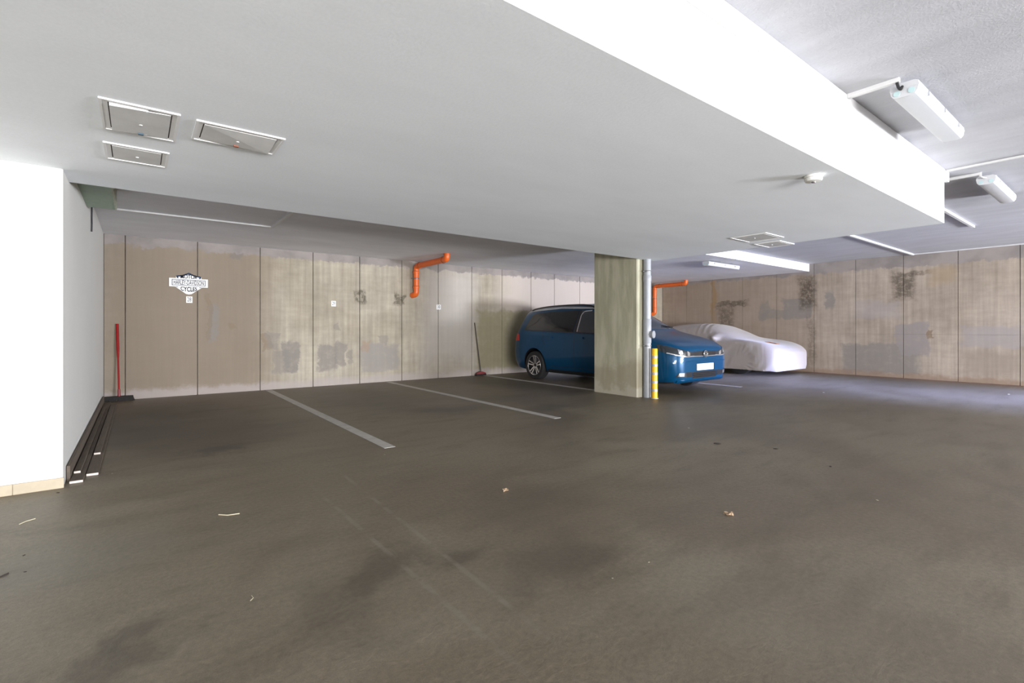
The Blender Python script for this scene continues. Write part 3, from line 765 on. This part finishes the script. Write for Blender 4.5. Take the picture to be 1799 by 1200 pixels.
def crumb(px, py, s_, lab, mat='grime'):
    q = at_z(px, py); bm = B(); bmesh.ops.create_icosphere(bm, subdivisions=2, radius=1)
    rnd = random.Random(px)
    for v in bm.verts: v.co = Vector((v.co.x * s_ * rnd.uniform(.8, 1.15), v.co.y * s_ * .6 * rnd.uniform(.8, 1.15), (v.co.z + 1) * s_ * .16))
    bmesh.ops.rotate(bm, verts=bm.verts, cent=(0, 0, 0), matrix=Matrix.Rotation(px * .7, 3, 'Z'))
    bmesh.ops.translate(bm, verts=bm.verts, vec=(q.x, q.y, 0))
    setp(obj('crumb', bm, M[mat]), lab, 'litter', 'small litter on the floor')
CRUMB_LABELS = ['largest flat dark crumb on the open driveway floor', 'middle-sized dark crumb out on the driveway, between two others', 'small dark crumb farthest out on the open driveway floor',
                'dark crumb on the floor right below the tile plinth', 'lone dark speck on the pale floor near the dark twig', 'dark speck lying beside the dark twig',
                'tiny pale speck out between the two curled leaves', 'tiny pale speck on the scuffed floor behind the rolled tracks', 'tiny pale speck beside the plank ends',
                'pale crumb on the driveway beyond the brown leaf', 'pale crumb at the end of the first parking line', 'pale crumb on the floor in front of the yellow post',
                'small white scrap on the floor in front of the covered car', 'small white scrap on the floor along the right wall']
for px, py, s_, mat in ((1260, 780, .036, 'grime'), (1363, 789, .022, 'grime'), (1459, 820, .017, 'grime'), (102, 866, .012, 'grime'), (42, 976, .009, 'grime'), (44, 1005, .008, 'grime'),
                    (1140, 988, .006, 'straw'), (1076, 1016, .005, 'straw'), (197, 832, .006, 'straw'), (1541, 879, .01, 'straw'), (676, 799, .008, 'straw'), (1210, 752, .012, 'straw'), (1447, 690, .02, 'plate'), (1772, 693, .022, 'plate')):
    crumb(px, py, s_, CRUMB_LABELS.pop(0), mat)

# ------------------------------------------------------------------ cars: lofted bodies
def pchip(xs, ys, x):
    n = len(xs)
    if x <= xs[0]: return ys[0]
    if x >= xs[-1]: return ys[-1]
    h = [xs[i + 1] - xs[i] for i in range(n - 1)]; d = [(ys[i + 1] - ys[i]) / h[i] for i in range(n - 1)]
    i = max(j for j in range(n - 1) if xs[j] <= x)
    def sl(j):
        if j == 0: return d[0]
        if j == n - 1: return d[-1]
        if d[j - 1] * d[j] <= 0: return 0
        w1, w2 = 2 * h[j] + h[j - 1], h[j] + 2 * h[j - 1]
        return (w1 + w2) / (w1 / d[j - 1] + w2 / d[j])
    t = (x - xs[i]) / h[i]; m0, m1 = sl(i) * h[i], sl(i + 1) * h[i]
    return ys[i] * (2 * t ** 3 - 3 * t * t + 1) + m0 * (t ** 3 - 2 * t * t + t) + ys[i + 1] * (-2 * t ** 3 + 3 * t * t) + m1 * (t ** 3 - t * t)
def loft(table, ts, sub=5, zscale=1.0):
    """table: list of (t, [(x,z)...]) half sections from bottom edge to roof centre; returns closed bmesh in (x, t, z)"""
    T = [r_[0] for r_ in table]; npt = len(table[0][1]); bm = B(); rings = []
    for t in ts:
        pts = [(pchip(T, [r_[1][i][0] for r_ in table], t), pchip(T, [r_[1][i][1] for r_ in table], t) * zscale) for i in range(npt)]
        fine = []
        for i in range(npt - 1):
            p0 = pts[i - 1] if i else (2 * pts[0][0] - pts[1][0], 2 * pts[0][1] - pts[1][1])
            p1, p2 = pts[i], pts[i + 1]
            p3 = pts[i + 2] if i + 2 < npt else (-pts[i][0], pts[i][1])
            for k_ in range(sub):
                u = k_ / sub
                fine.append(tuple(.5 * (2 * p1[j] + (p2[j] - p0[j]) * u + (2 * p0[j] - 5 * p1[j] + 4 * p2[j] - p3[j]) * u * u + (3 * p1[j] - p0[j] - 3 * p2[j] + p3[j]) * u ** 3) for j in (0, 1)))
        fine.append((0.0, pts[-1][1]))
        ring = [(-x, z) for x, z in fine] + [(x, z) for x, z in fine[-2::-1]]
        rings.append([bm.verts.new((x, t, z)) for x, z in ring])
    n = len(rings[0])
    for a, c in zip(rings, rings[1:]):
        for k_ in range(n): bm.faces.new((a[k_], a[(k_ + 1) % n], c[(k_ + 1) % n], c[k_]))
    bm.faces.new(rings[0]); bm.faces.new(rings[-1][::-1])
    bmesh.ops.recalc_face_normals(bm, faces=bm.faces)
    return bm
def stations(keys, n):
    out = []
    for a, c in zip(keys, keys[1:]):
        k_ = max(1, round((c - a) / n)); out += [a + (c - a) * i / k_ for i in range(k_)]
    return out + [keys[-1]]

# ---- blue people carrier
TAB = [
 (0.00, [(.50, .25), (.57, .34), (.60, .50), (.59, .62), (.56, .70), (.50, .735), (.41, .750), (.21, .762), (0, .766)]),
 (0.04, [(.64, .21), (.71, .33), (.735, .50), (.725, .64), (.69, .735), (.62, .775), (.50, .795), (.25, .806), (0, .81)]),
 (0.12, [(.74, .20), (.79, .33), (.815, .50), (.805, .66), (.77, .770), (.70, .815), (.58, .838), (.30, .852), (0, .857)]),
 (0.25, [(.80, .19), (.85, .33), (.868, .52), (.86, .70), (.83, .815), (.76, .868), (.64, .893), (.33, .908), (0, .913)]),
 (0.50, [(.83, .18), (.88, .33), (.90, .55), (.90, .76), (.875, .875), (.80, .930), (.68, .957), (.35, .977), (0, .983)]),
 (0.78, [(.83, .18), (.885, .33), (.91, .56), (.912, .80), (.89, .925), (.82, .985), (.70, 1.015), (.36, 1.035), (0, 1.043)]),
 (0.96, [(.83, .18), (.885, .33), (.912, .56), (.913, .82), (.89, .955), (.83, 1.015), (.72, 1.055), (.38, 1.085), (0, 1.095)]),
 (1.24, [(.83, .18), (.885, .33), (.912, .56), (.914, .83), (.89, .985), (.83, 1.08), (.71, 1.17), (.40, 1.245), (0, 1.265)]),
 (1.60, [(.83, .18), (.885, .33), (.912, .56), (.914, .84), (.89, 1.00), (.81, 1.16), (.68, 1.35), (.40, 1.42), (0, 1.44)]),
 (1.95, [(.83, .18), (.885, .33), (.912, .56), (.914, .85), (.89, 1.015), (.805, 1.23), (.66, 1.495), (.40, 1.572), (0, 1.59)]),
 (2.40, [(.83, .18), (.885, .33), (.912, .56), (.914, .86), (.89, 1.03), (.808, 1.25), (.665, 1.54), (.40, 1.618), (0, 1.635)]),
 (3.20, [(.83, .18), (.885, .33), (.912, .56), (.914, .87), (.89, 1.045), (.808, 1.26), (.66, 1.535), (.40, 1.612), (0, 1.628)]),
 (3.90, [(.82, .19), (.88, .33), (.908, .56), (.91, .88), (.885, 1.06), (.80, 1.26), (.645, 1.505), (.39, 1.575), (0, 1.59)]),
 (4.18, [(.80, .21), (.86, .34), (.893, .56), (.892, .87), (.868, 1.055), (.78, 1.25), (.628, 1.475), (.37, 1.54), (0, 1.553)]),
 (4.28, [(.785, .22), (.845, .35), (.875, .56), (.872, .85), (.848, 1.03), (.76, 1.20), (.61, 1.38), (.36, 1.43), (0, 1.44)]),
 (4.40, [(.75, .24), (.815, .36), (.845, .56), (.84, .80), (.81, .95), (.73, 1.05), (.59, 1.13), (.35, 1.17), (0, 1.18)]),
 (4.48, [(.70, .27), (.77, .37), (.80, .55), (.795, .73), (.765, .86), (.69, .92), (.56, .955), (.33, .97), (0, .975)]),
 (4.53, [(.62, .30), (.70, .38), (.725, .52), (.715, .63), (.68, .69), (.60, .715), (.48, .725), (.26, .73), (0, .733)])]
ZK = 1.03
CXc, CYc = 8.03, 4.85            # car centre line and nose position
M['paint'] = new_mat('blue_metallic_paint', (0.001, 0.04, 0.11), 0.3, 0.15)
b_ = M['paint'].node_tree.nodes['Principled BSDF']; b_.inputs['Coat Weight'].default_value = 0.35; b_.inputs['Coat Roughness'].default_value = 0.05; b_.inputs['Specular IOR Level'].default_value = 0.15
t_ = NT(M['paint']); fl = t_.noise(t_.objc(), 900, 2); t_.link(t_.mix(t_.rng(fl, .4, .7), (0.0004, 0.042, 0.105), (0.001, 0.062, 0.16)), b_.inputs['Base Color'])
M['glass'] = new_mat('dark_privacy_glass', (0.006, 0.007, 0.008), 0.05); M['glass'].node_tree.nodes['Principled BSDF'].inputs['Specular IOR Level'].default_value = .6
M['wglass'] = new_mat('windscreen_glass', (0.05, 0.06, 0.075), 0.04); M['wglass'].node_tree.nodes['Principled BSDF'].inputs['Specular IOR Level'].default_value = .8
M['blackplastic'] = speckled('black_grille_plastic', (0.012, 0.012, 0.014), .35, amount=.1)
M['tyre'] = speckled('tyre_rubber', (0.014, 0.014, 0.015), .75, amount=.15, scale=50)
M['rimdark'] = new_mat('black_rim', (0.012, 0.012, 0.014), .3, .4)
M['alloy'] = new_mat('machined_alloy', (0.78, 0.78, 0.80), .22, .9)
M['rail'] = new_mat('bright_gap_silver', (0.85, 0.86, 0.88), .4, .3)
M['red_lens'] = new_mat('red_lamp_lens', (0.50, 0.006, 0.012), .3)
M['lens'] = new_mat('headlamp_lens', (0.025, 0.03, 0.036), .15, .1, **{'Coat Weight': 0.3})
M['silver'] = new_mat('bright_reflector', (0.85, 0.87, 0.90), .12, .9)
M['numplate'] = speckled('blank_white_number_plate', (0.82, 0.82, 0.84), .4, amount=.05, scale=6)

car = thing('people_carrier', (CXc, CYc + 2.26, 0), 'dark blue people carrier with roof rails parked nose out behind the column', 'car')
bm = loft(TAB, stations([0, .012, .04, .12, .25, .5, .96, 1.95, 4.18, 4.53], .05), 5, ZK)
FWT, RWT = 0.86, 0.86 + 2.786
tmp_me = bpy.data.meshes.new('tmp'); bm.to_mesh(tmp_me); 
for p in tmp_me.polygons: p.use_smooth = True
body_tmp = bpy.data.objects.new('tmp_body', tmp_me); COL.objects.link(body_tmp)
cutters = []
for tt in (FWT, RWT):
    for sx in (-1, 1):
        cb = B(); lathe(cb, [(0, -.16), (.375, -.16), (.375, .2), (0, .2)], (sx * .85, tt, .335), 'x', 48)
        me = bpy.data.meshes.new('cut'); cb.to_mesh(me); cb.free(); co = bpy.data.objects.new('cut', me); COL.objects.link(co); cutters.append(co)
        md = body_tmp.modifiers.new('b', 'BOOLEAN'); md.operation = 'DIFFERENCE'; md.object = co; md.solver = 'EXACT'
bvh = BVHTree.FromBMesh(bm)
bpy.context.view_layer.update()
dg = bpy.context.evaluated_depsgraph_get()
res = bpy.data.meshes.new_from_object(body_tmp.evaluated_get(dg))
bm.free(); bm = B(); bm.from_mesh(res)
bpy.data.objects.remove(body_tmp)
for c_ in cutters: bpy.data.objects.remove(c_)
for f in bm.faces:
    f.material_index = 0
    c_ = f.calc_center_median()
    for tt in (FWT, RWT):
        r_ = math.hypot(c_.y - tt, c_.z - .335)
        if (r_ < .3752 and abs(c_.x) < .86 and abs(f.normal.x) < .5 and abs(r_ - .375) < .004) or (abs(abs(c_.x) - .69) < .003 and r_ < .376): f.material_index = 1
    if c_.z < .22 and f.normal.z < -.3: f.material_index = 1
OFF = Vector((CXc, CYc, 0))
bmesh.ops.translate(bm, verts=bm.verts, vec=OFF)
obj('body', bm, [M['paint'], M['blackplastic']], car, True)

def lerp_poly(pts, u):
    L = [0]
    for a, c in zip(pts, pts[1:]): L.append(L[-1] + math.dist(a, c))
    s_ = u * L[-1]
    for i in range(len(pts) - 1):
        if s_ <= L[i + 1] + 1e-9:
            f = (s_ - L[i]) / max(L[i + 1] - L[i], 1e-9); return tuple(pts[i][j] + (pts[i + 1][j] - pts[i][j]) * f for j in range(len(pts[0])))
    return pts[-1]
def decal(bv, lower, upper, mode, off=.004, nu=14, nv=6, side=-1, thick=.012, origin=OFF):
    """patch following the body: lower and upper outlines in (t,z) seen from the side, or (x,z) from front/back, (x,t) from the top"""
    bm = B(); G = []
    for i in range(nu + 1):
        u = i / nu; a = lerp_poly(lower, u); c = lerp_poly(upper, u); row = []
        for j in range(nv + 1):
            v = j / nv; p = (a[0] + (c[0] - a[0]) * v, a[1] + (c[1] - a[1]) * v)
            if mode == 'side': o, d = Vector((side * 3, p[0], p[1])), Vector((-side, 0, 0))
            elif mode == 'front': o, d = Vector((p[0], -3, p[1])), Vector((0, 1, 0))
            elif mode == 'back': o, d = Vector((p[0], 9, p[1])), Vector((0, -1, 0))
            else: o, d = Vector((p[0], p[1], 4)), Vector((0, 0, -1))
            hit, nr, _, _ = bv.ray_cast(o, d)
            if hit is None: row.append(None); continue
            if nr.dot(d) > 0: nr = -nr
            row.append((hit + nr * off, hit - nr * thick))
        G.append(row)
    V = [[(bm.verts.new(q[0]), bm.verts.new(q[1])) if q else None for q in row] for row in G]
    for i in range(nu):
        for j in range(nv):
            q = [V[i][j], V[i + 1][j], V[i + 1][j + 1], V[i][j + 1]]
            if any(x is None for x in q): continue
            try: bm.faces.new([x[0] for x in q])
            except ValueError: pass
    def skirt(seq):
        for a, c in zip(seq, seq[1:]):
            if a and c:
                try: bm.faces.new((a[0], c[0], c[1], a[1]))
                except ValueError: pass
    skirt([V[i][0] for i in range(nu + 1)]); skirt([V[i][nv] for i in range(nu + 1)]); skirt(V[0]); skirt(V[nu])
    bmesh.ops.remove_doubles(bm, verts=bm.verts, dist=1e-5)
    bmesh.ops.recalc_face_normals(bm, faces=bm.faces)
    bmesh.ops.translate(bm, verts=bm.verts, vec=origin)
    return bm
def strip(pts, w):
    """a thin band about a polyline, as lower and upper outlines"""
    lo, up = [], []
    for i, p in enumerate(pts):
        a = pts[max(i - 1, 0)]; c = pts[min(i + 1, len(pts) - 1)]; d = math.dist(a, c) or 1
        nx, nz = -(c[1] - a[1]) / d * w / 2, (c[0] - a[0]) / d * w / 2
        lo.append((p[0] - nx, p[1] - nz)); up.append((p[0] + nx, p[1] + nz))
    return lo, up
for sd in (-1, 1):
    # side glazing
    for nm, lo, up, mt in (('rear_quarter_window', [(3.30, 1.095), (3.75, 1.11), (4.03, 1.125)], [(3.30, 1.515), (3.78, 1.487), (3.90, 1.45)], 'glass'),
                           ('rear_door_window', [(2.42, 1.075), (3.26, 1.094)], [(2.40, 1.522), (3.26, 1.517)], 'glass'),
                           ('front_door_window', [(1.50, 1.055), (2.34, 1.073)], [(1.86, 1.40), (2.02, 1.495), (2.32, 1.52)], 'wglass'),
                           ('front_quarter_window', [(1.16, 1.04), (1.45, 1.052)], [(1.52, 1.22), (1.74, 1.33)], 'wglass')):
        obj(nm, decal(bvh, lo, up, 'side', .003, 16, 8, sd), M[mt], car, True)
    obj('window_trim', decal(bvh, *strip([(1.2, 1.035), (2.0, 1.055), (3.3, 1.082), (4.04, 1.112)], .014), 'side', .008, 30, 1, sd), M['blackplastic'], car, True)
    obj('pillar_trim', decal(bvh, [(2.345, 1.08), (2.40, 1.08)], [(2.325, 1.525), (2.385, 1.525)], 'side', .005, 4, 6, sd), M['silver'] if False else M['blackplastic'], car, True)
    obj('pillar_trim', decal(bvh, [(3.255, 1.094), (3.305, 1.095)], [(3.255, 1.517), (3.305, 1.515)], 'side', .0025, 4, 6, sd), M['glass'], car, True)
    obj('window_reveal', decal(bvh, *strip([(2.30, 1.08), (2.30, 1.43), (2.24, 1.50), (2.05, 1.51)], .022), 'side', .007, 16, 1, sd), M['alloy'], car, True)
    # doors: seams and handles
    for pts in ([(2.37, .33), (2.37, 1.06)], [(1.32, .40), (1.26, .8), (1.30, 1.03)], [(3.28, .78), (3.36, .95), (3.36, 1.08)], [(1.32, .33), (3.1, .33)]):
        obj('door_seam', decal(bvh, *strip(pts, .009), 'side', .0015, 12, 1, sd), M['blackplastic'], car, True)
    obj('body_crease', decal(bvh, *strip([(.95, .865), (2.4, .925), (4.2, .965)], .012), 'side', .006, 40, 1, sd), M['paint'], car, True)
    for tt in (2.20, 3.12):
        hnd = obj('door_handle', decal(bvh, *strip([(tt - .11, .955), (tt + .11, .965)], .030), 'side', .035, 8, 2, sd, -.015), M['paint'], car, True)
    obj('rocker_strip', decal(bvh, *strip([(1.26, .235), (3.22, .235)], .05), 'side', .004, 20, 2, sd), M['blackplastic'], car, True)
    # tail lamp
    obj('tail_lamp', decal(bvh, [(4.20, .87), (4.40, .86)], [(4.23, 1.02), (4.37, 1.03)], 'side', .006, 8, 6, sd), M['red_lens'], car, True)
    # roof rail
    zr = lambda t: pchip([r_[0] for r_ in TAB], [r_[1][6][1] for r_ in TAB], t) * ZK
    xr = lambda t: pchip([r_[0] for r_ in TAB], [r_[1][6][0] for r_ in TAB], t)
    pts = [OFF + Vector((sd * (xr(t) - .012), t, zr(t) + (.028 + .035 * math.sin(math.pi * min(1, max(0, (t - 2.02) / 2.0))) ** .35))) for t in [2.02 + 2.0 * i / 20 for i in range(21)]]
    obj('roof_rail', tube(B(), pts, .018, 10), M['blackplastic'], car, True)
    obj('bright_gap_strip', decal(bvh, *strip([(2.02, zr(2.02) + .01), (3.0, zr(3.0) + .012), (4.02, zr(4.02) + .01)], .026), 'side', .01, 20, 1, sd), M['rail'], car, True)  # silver strip puts the brightness seen under the rail into its colour
    # door mirror
    mbm = B(); bmesh.ops.create_uvsphere(mbm, u_segments=16, v_segments=10, radius=1)
    for v in mbm.verts: v.co = Vector((v.co.x * .115 + sd * 1.0, v.co.y * .075 + 1.47, v.co.z * .085 + 1.10)) + OFF
    mir = obj('door_mirror', mbm, M['paint'], car, True)
    obj('mirror_arm', tube(B(), [OFF + Vector((sd * .86, 1.45, 1.05)), OFF + Vector((sd * .95, 1.46, 1.06))], .025, 8), M['blackplastic'], mir, True)
# wheels
def wheel(tt, sd):
    c_ = OFF + Vector((sd * .80, tt, .318)); o_ = sd
    P = obj('wheel', lathe(B(), [(.222, -.105), (.30, -.108), (.316, -.085), (.318, 0), (.316, .085), (.30, .108), (.222, .105), (.215, 0), (.222, -.105)], c_, 'x', 48), M['tyre'], car, True)
    f = .092 * sd
    obj('rim', lathe(B(), [(.226, f), (.222, f + sd * .012), (.212, f + sd * .010), (.205, f - sd * .03), (.06, f - sd * .045), (0, f - sd * .045)], c_, 'x', 40), M['rimdark'], P, True)
    obj('rim_edge', lathe(B(), [(.224, f + sd * .011), (.218, f + sd * .017), (.210, f + sd * .010)], c_, 'x', 40), M['alloy'], P, True)
    for k_ in range(5):
        a = 2 * math.pi * k_ / 5 + .3; bm = B()
        for s_ in (-1, 1):
            e = Vector((0, math.cos(a), math.sin(a))); nrm = Vector((0, -math.sin(a), math.cos(a)))
            a0 = c_ + e * .035 + nrm * s_ * .012; a1 = c_ + e * .212 + nrm * s_ * .040
            dd = (a1 - a0).normalized(); w_ = Vector((1, 0, 0)).cross(dd).normalized() * .0115; X_ = Vector((sd, 0, 0))
            V = [bm.verts.new(q_) for q_ in (a0 - w_ + X_ * .075, a0 + w_ + X_ * .075, a1 + w_ + X_ * .105, a1 - w_ + X_ * .105, a0 - w_ + X_ * .05, a0 + w_ + X_ * .05, a1 + w_ + X_ * .06, a1 - w_ + X_ * .06)]
            for q_ in ((0, 1, 2, 3), (4, 7, 6, 5), (0, 4, 5, 1), (1, 5, 6, 2), (2, 6, 7, 3), (3, 7, 4, 0)): bm.faces.new([V[i] for i in q_])
        bmesh.ops.recalc_face_normals(bm, faces=bm.faces)
        obj('spoke', bm, M['alloy'], P)
    obj('hub_cap', lathe(B(), [(0, sd * .088), (.030, sd * .086), (.038, sd * .07), (.038, sd * .04)], c_, 'x', 20), M['rimdark'], P, True)
for tt in (FWT, RWT):
    for sd in (-1, 1): wheel(tt, sd)
# front end
obj('windscreen', decal(bvh, [(-.76, 1.10), (-.4, 1.00), (0, .975), (.4, 1.00), (.76, 1.10)], [(-.60, 1.93), (0, 1.90), (.60, 1.93)], 'top', .004, 20, 14), M['wglass'], car, True)
for s_ in (-1, 1):
    obj('wiper', tube(B(), [OFF + Vector(bvh.ray_cast(Vector((x, t, 4)), Vector((0, 0, -1)))[0]) + Vector((0, -.01, .016)) for x, t in ((s_ * .55 - .1, 1.05), (s_ * .35 - .1, 1.08), (s_ * .35 + .28, 1.10))], .009, 8), M['blackplastic'], car, True)
obj('rear_window', decal(bvh, [(-.62, 1.13), (.62, 1.13)], [(-.52, 1.47), (.52, 1.47)], 'back', .004, 12, 6), M['glass'], car, True)
for s_ in (-1, 1):
    hl = obj('headlamp', decal(bvh, [(s_ * .33, .665), (s_ * .55, .655), (s_ * .75, .680), (s_ * .84, .715), (s_ * .882, .765)], [(s_ * .36, .735), (s_ * .55, .762), (s_ * .74, .812), (s_ * .82, .850), (s_ * .866, .868)], 'front', .006, 26, 8), M['lens'], car, True)
    for cx_, w_, z_ in ((.50, .07, .71), (.68, .075, .745)):
        obj('lamp_reflector', decal(bvh, [(s_ * (cx_ - w_ / 2), z_ - .035), (s_ * (cx_ + w_ / 2), z_ - .03)], [(s_ * (cx_ - w_ / 2), z_ + .02), (s_ * (cx_ + w_ / 2), z_ + .045)], 'front', .010, 6, 4), M['silver'], hl, True)
    obj('running_light', decal(bvh, *strip([(s_ * .34, .668), (s_ * .55, .662), (s_ * .75, .690), (s_ * .84, .728)], .016), 'front', .011, 18, 1), M['silver'], hl, True)
    fl_ = obj('fog_lamp_panel', decal(bvh, [(s_ * .40, .305), (s_ * .76, .315)], [(s_ * .40, .395), (s_ * .72, .390)], 'front', .004, 12, 4), M['blackplastic'], car, True)
    obj('fog_lamp', decal(bvh, [(s_ * .61, .325), (s_ * .73, .33)], [(s_ * .61, .385), (s_ * .715, .385)], 'front', .010, 6, 3), M['silver'], fl_, True)
gr = obj('grille', decal(bvh, [(-.36, .655), (0, .645), (.36, .655)], [(-.38, .742), (0, .750), (.38, .742)], 'front', .003, 20, 4), M['blackplastic'], car, True)
for z_ in (.660,):
    obj('grille_bar', decal(bvh, *strip([(-.35, z_ + .004), (0, z_), (.35, z_ + .004)], .012), 'front', .012, 20, 1), M['silver'], gr, True)
it = obj('lower_intake', decal(bvh, [(-.38, .275), (.38, .275)], [(-.38, .395), (.38, .395)], 'front', .003, 18, 4), M['blackplastic'], car, True)
for z_ in (.305, .335, .365):
    obj('intake_slat', decal(bvh, *strip([(-.36, z_), (.36, z_)], .010), 'front', .014, 16, 1), M['lampbody'] if False else M['rimdark'], it, True)
obj('bumper_crease', decal(bvh, *strip([(-.80, .56), (-.5, .575), (0, .585), (.5, .575), (.80, .56)], .022), 'front', .012, 28, 2), M['paint'], car, True)
obj('bumper_lip', decal(bvh, *strip([(-.72, .235), (-.4, .225), (0, .222), (.4, .225), (.72, .235)], .05), 'front', .014, 24, 2), M['paint'], car, True)
obj('number_plate', box(B(), CXc - .26, CXc + .26, CYc - .022, CYc - .004, .415, .53, .003), M['numplate'], car)
# round badge with letters
by_ = CYc - .012; bz = .70
bd = obj('badge', lathe(B(), [(0, 0), (.056, 0), (.062, .006), (.062, .03)], (CXc, by_ - .012, bz), 'y', 28), M['blackplastic'], car, True)
obj('badge_ring', lathe(B(), [(.052, -.001), (.056, -.006), (.062, -.001), (.062, .01), (.052, .01)], (CXc, by_ - .013, bz), 'y', 28), M['silver'], bd, True)
def stroke(bm, pts, w):
    for a, c in zip(pts, pts[1:]):
        a, c = Vector(a), Vector(c); d = (c - a).normalized(); n_ = Vector((-d.y, d.x)) * w / 2
        prism(bm, [tuple(a - n_), tuple(c - n_), tuple(c + n_), tuple(a + n_)], 'y', by_ - .019, by_ - .0125)
bm = B()
stroke(bm, [(CXc - .020, bz + .046), (CXc, bz + .006), (CXc + .020, bz + .046)], .009)
stroke(bm, [(CXc - .042, bz + .026), (CXc - .020, bz - .042), (CXc, bz - .004), (CXc + .020, bz - .042), (CXc + .042, bz + .026)], .009)
obj('badge_letters', bm, M['silver'], bd)

# ---- sports car under a cover
CT = [
 (0.00, [(.58, .14), (.62, .22), (.63, .34), (.62, .46), (.58, .53), (.50, .55), (.36, .56), (.18, .565), (0, .566)]),
 (0.06, [(.74, .12), (.78, .22), (.79, .36), (.78, .50), (.74, .59), (.64, .62), (.48, .635), (.24, .64), (0, .642)]),
 (0.18, [(.84, .12), (.87, .22), (.88, .38), (.87, .54), (.83, .66), (.73, .705), (.54, .715), (.27, .705), (0, .70)]),
 (0.45, [(.90, .12), (.92, .22), (.925, .40), (.92, .58), (.88, .735), (.79, .80), (.60, .79), (.30, .765), (0, .76)]),
 (0.85, [(.92, .12), (.94, .22), (.945, .42), (.94, .62), (.90, .78), (.82, .855), (.64, .85), (.32, .835), (0, .835)]),
 (1.15, [(.92, .12), (.94, .22), (.945, .42), (.94, .63), (.90, .80), (.81, .875), (.64, .91), (.34, .935), (0, .945)]),
 (1.50, [(.92, .12), (.94, .22), (.94, .42), (.935, .64), (.90, .82), (.80, .93), (.63, 1.04), (.36, 1.10), (0, 1.115)]),
 (1.90, [(.92, .12), (.93, .22), (.935, .42), (.93, .65), (.89, .83), (.77, .99), (.60, 1.15), (.36, 1.225), (0, 1.245)]),
 (2.40, [(.92, .12), (.93, .22), (.935, .42), (.93, .66), (.89, .84), (.76, 1.01), (.58, 1.19), (.35, 1.265), (0, 1.285)]),
 (3.00, [(.93, .12), (.94, .22), (.945, .42), (.94, .68), (.90, .86), (.77, 1.01), (.58, 1.165), (.35, 1.235), (0, 1.255)]),
 (3.60, [(.94, .12), (.96, .22), (.965, .44), (.96, .71), (.92, .88), (.80, .98), (.60, 1.07), (.35, 1.12), (0, 1.135)]),
 (4.10, [(.92, .13), (.94, .22), (.945, .44), (.94, .70), (.90, .87), (.79, .94), (.60, .98), (.34, 1.00), (0, 1.01)]),
 (4.38, [(.82, .15), (.85, .24), (.855, .42), (.85, .66), (.80, .80), (.70, .86), (.54, .89), (.30, .90), (0, .905)]),
 (4.46, [(.70, .20), (.73, .27), (.74, .42), (.73, .58), (.69, .70), (.60, .75), (.46, .77), (.26, .78), (0, .785)])]
SX, SY = 12.86, 5.33
SOF = Vector((SX, SY, 0))
M['cover'] = new_mat('pale_stretch_cover', (0.37, 0.325, 0.295), .65)
t_ = NT(M['cover']); b_ = t_.n['Principled BSDF']; b_.inputs['Sheen Weight'].default_value = .25
wrk = t_.noise(t_.vmath('MULTIPLY', t_.objc(), (2.0, 7.0, 1.2)), 3.0, 4, .6); t_.link(t_.bump(wrk, .28, .02), b_.inputs['Normal'])
cov = thing('covered_sports_car', (SX, SY + 2.2, 0), 'low sports car hidden under a pale stretch cover by the right wall', 'covered car')
bm = loft(CT, stations([0, .015, .06, .18, .45, 1.15, 4.1, 4.46], .035), 7)
from mathutils import noise as mnoise
for v in bm.verts:
    x, t, z = v.co; n_ = v.normal
    amp = 0.0
    # hanging folds running from wheel tops and mirror, and gathers near the hem
    side = 1 if abs(x) > .55 else .25
    amp += .006 * side * mnoise.noise(Vector((t * 5.5 + z * 3.2, z * 1.4, x)))
    if z < .75: amp += .006 * math.sin(t * 34 + z * 22 + 2 * mnoise.noise(Vector((t * 3, z * 2, 0)))) * max(0, min(1, (.75 - z) / .5)) * (1 if abs(x) > .6 else .2) * max(0, mnoise.noise(Vector((t * 1.7, 5, x))) + .35)
    for wt in (.98, 3.55):
        r_ = math.hypot(t - wt, z - .33)
        if abs(x) > .6: amp += -.015 * max(0, min(1, (.44 - r_) / .12)) + .010 * math.sin((math.atan2(z - .33, t - wt)) * 22) * math.exp(-((r_ - .30) / .12) ** 2) * (1 if t < wt else 0)
    # roof gathers
    if z > 1.0: amp += .009 * math.sin(t * 38 + abs(x) * 9) * math.exp(-((t - 2.15) / .28) ** 2)
    # mirrors
    d2 = ((t - 1.62) / .10) ** 2 + ((z - .92) / .075) ** 2
    v.co = v.co + n_ * amp
    if abs(x) > .6: v.co.x += (1 if x > 0 else -1) * .17 * math.exp(-d2)
sbvh = BVHTree.FromBMesh(bm)
bmesh.ops.translate(bm, verts=bm.verts, vec=SOF)
obj('cover', bm, M['cover'], cov, 'all')
M['emblem'] = speckled('orange_emblem_print', (0.62, 0.20, 0.03), .5, amount=.1)
em = obj('emblem_patch', decal(sbvh, [(-.10, .42), (.10, .42)], [(-.10, .70), (.10, .70)], 'top', .003, 6, 6, origin=SOF), M['emblem'], cov, True)
obj('emblem_mark', decal(sbvh, *strip([(-.03, .46), (.03, .53), (-.01, .58), (.04, .65)], .035), 'top', .006, 8, 1, origin=SOF), M['ink'], em, True)
obj('hem', decal(sbvh, *strip([(.35, .145), (4.1, .145)], .02), 'side', .008, 60, 1, -1, origin=SOF), M['cover'], cov, True)
for tt in (.98, 3.55):
    for sd in (-1, 1):
        c_ = SOF + Vector((sd * .74, tt, .33))
        obj('wheel', lathe(B(), [(0, -.10), (.27, -.10), (.325, -.08), (.33, 0), (.325, .08), (.27, .10), (0, .10)], c_, 'x', 32), M['tyre'], cov, True)
obj('underbody', box(B(), SX - .70, SX + .70, SY + .35, SY + 4.1, .11, .20, .02), M['blackplastic'], cov)
print('objects', len(bpy.data.objects), 'tris', sum(len(o.data.polygons) for o in bpy.data.objects if o.type == 'MESH'))
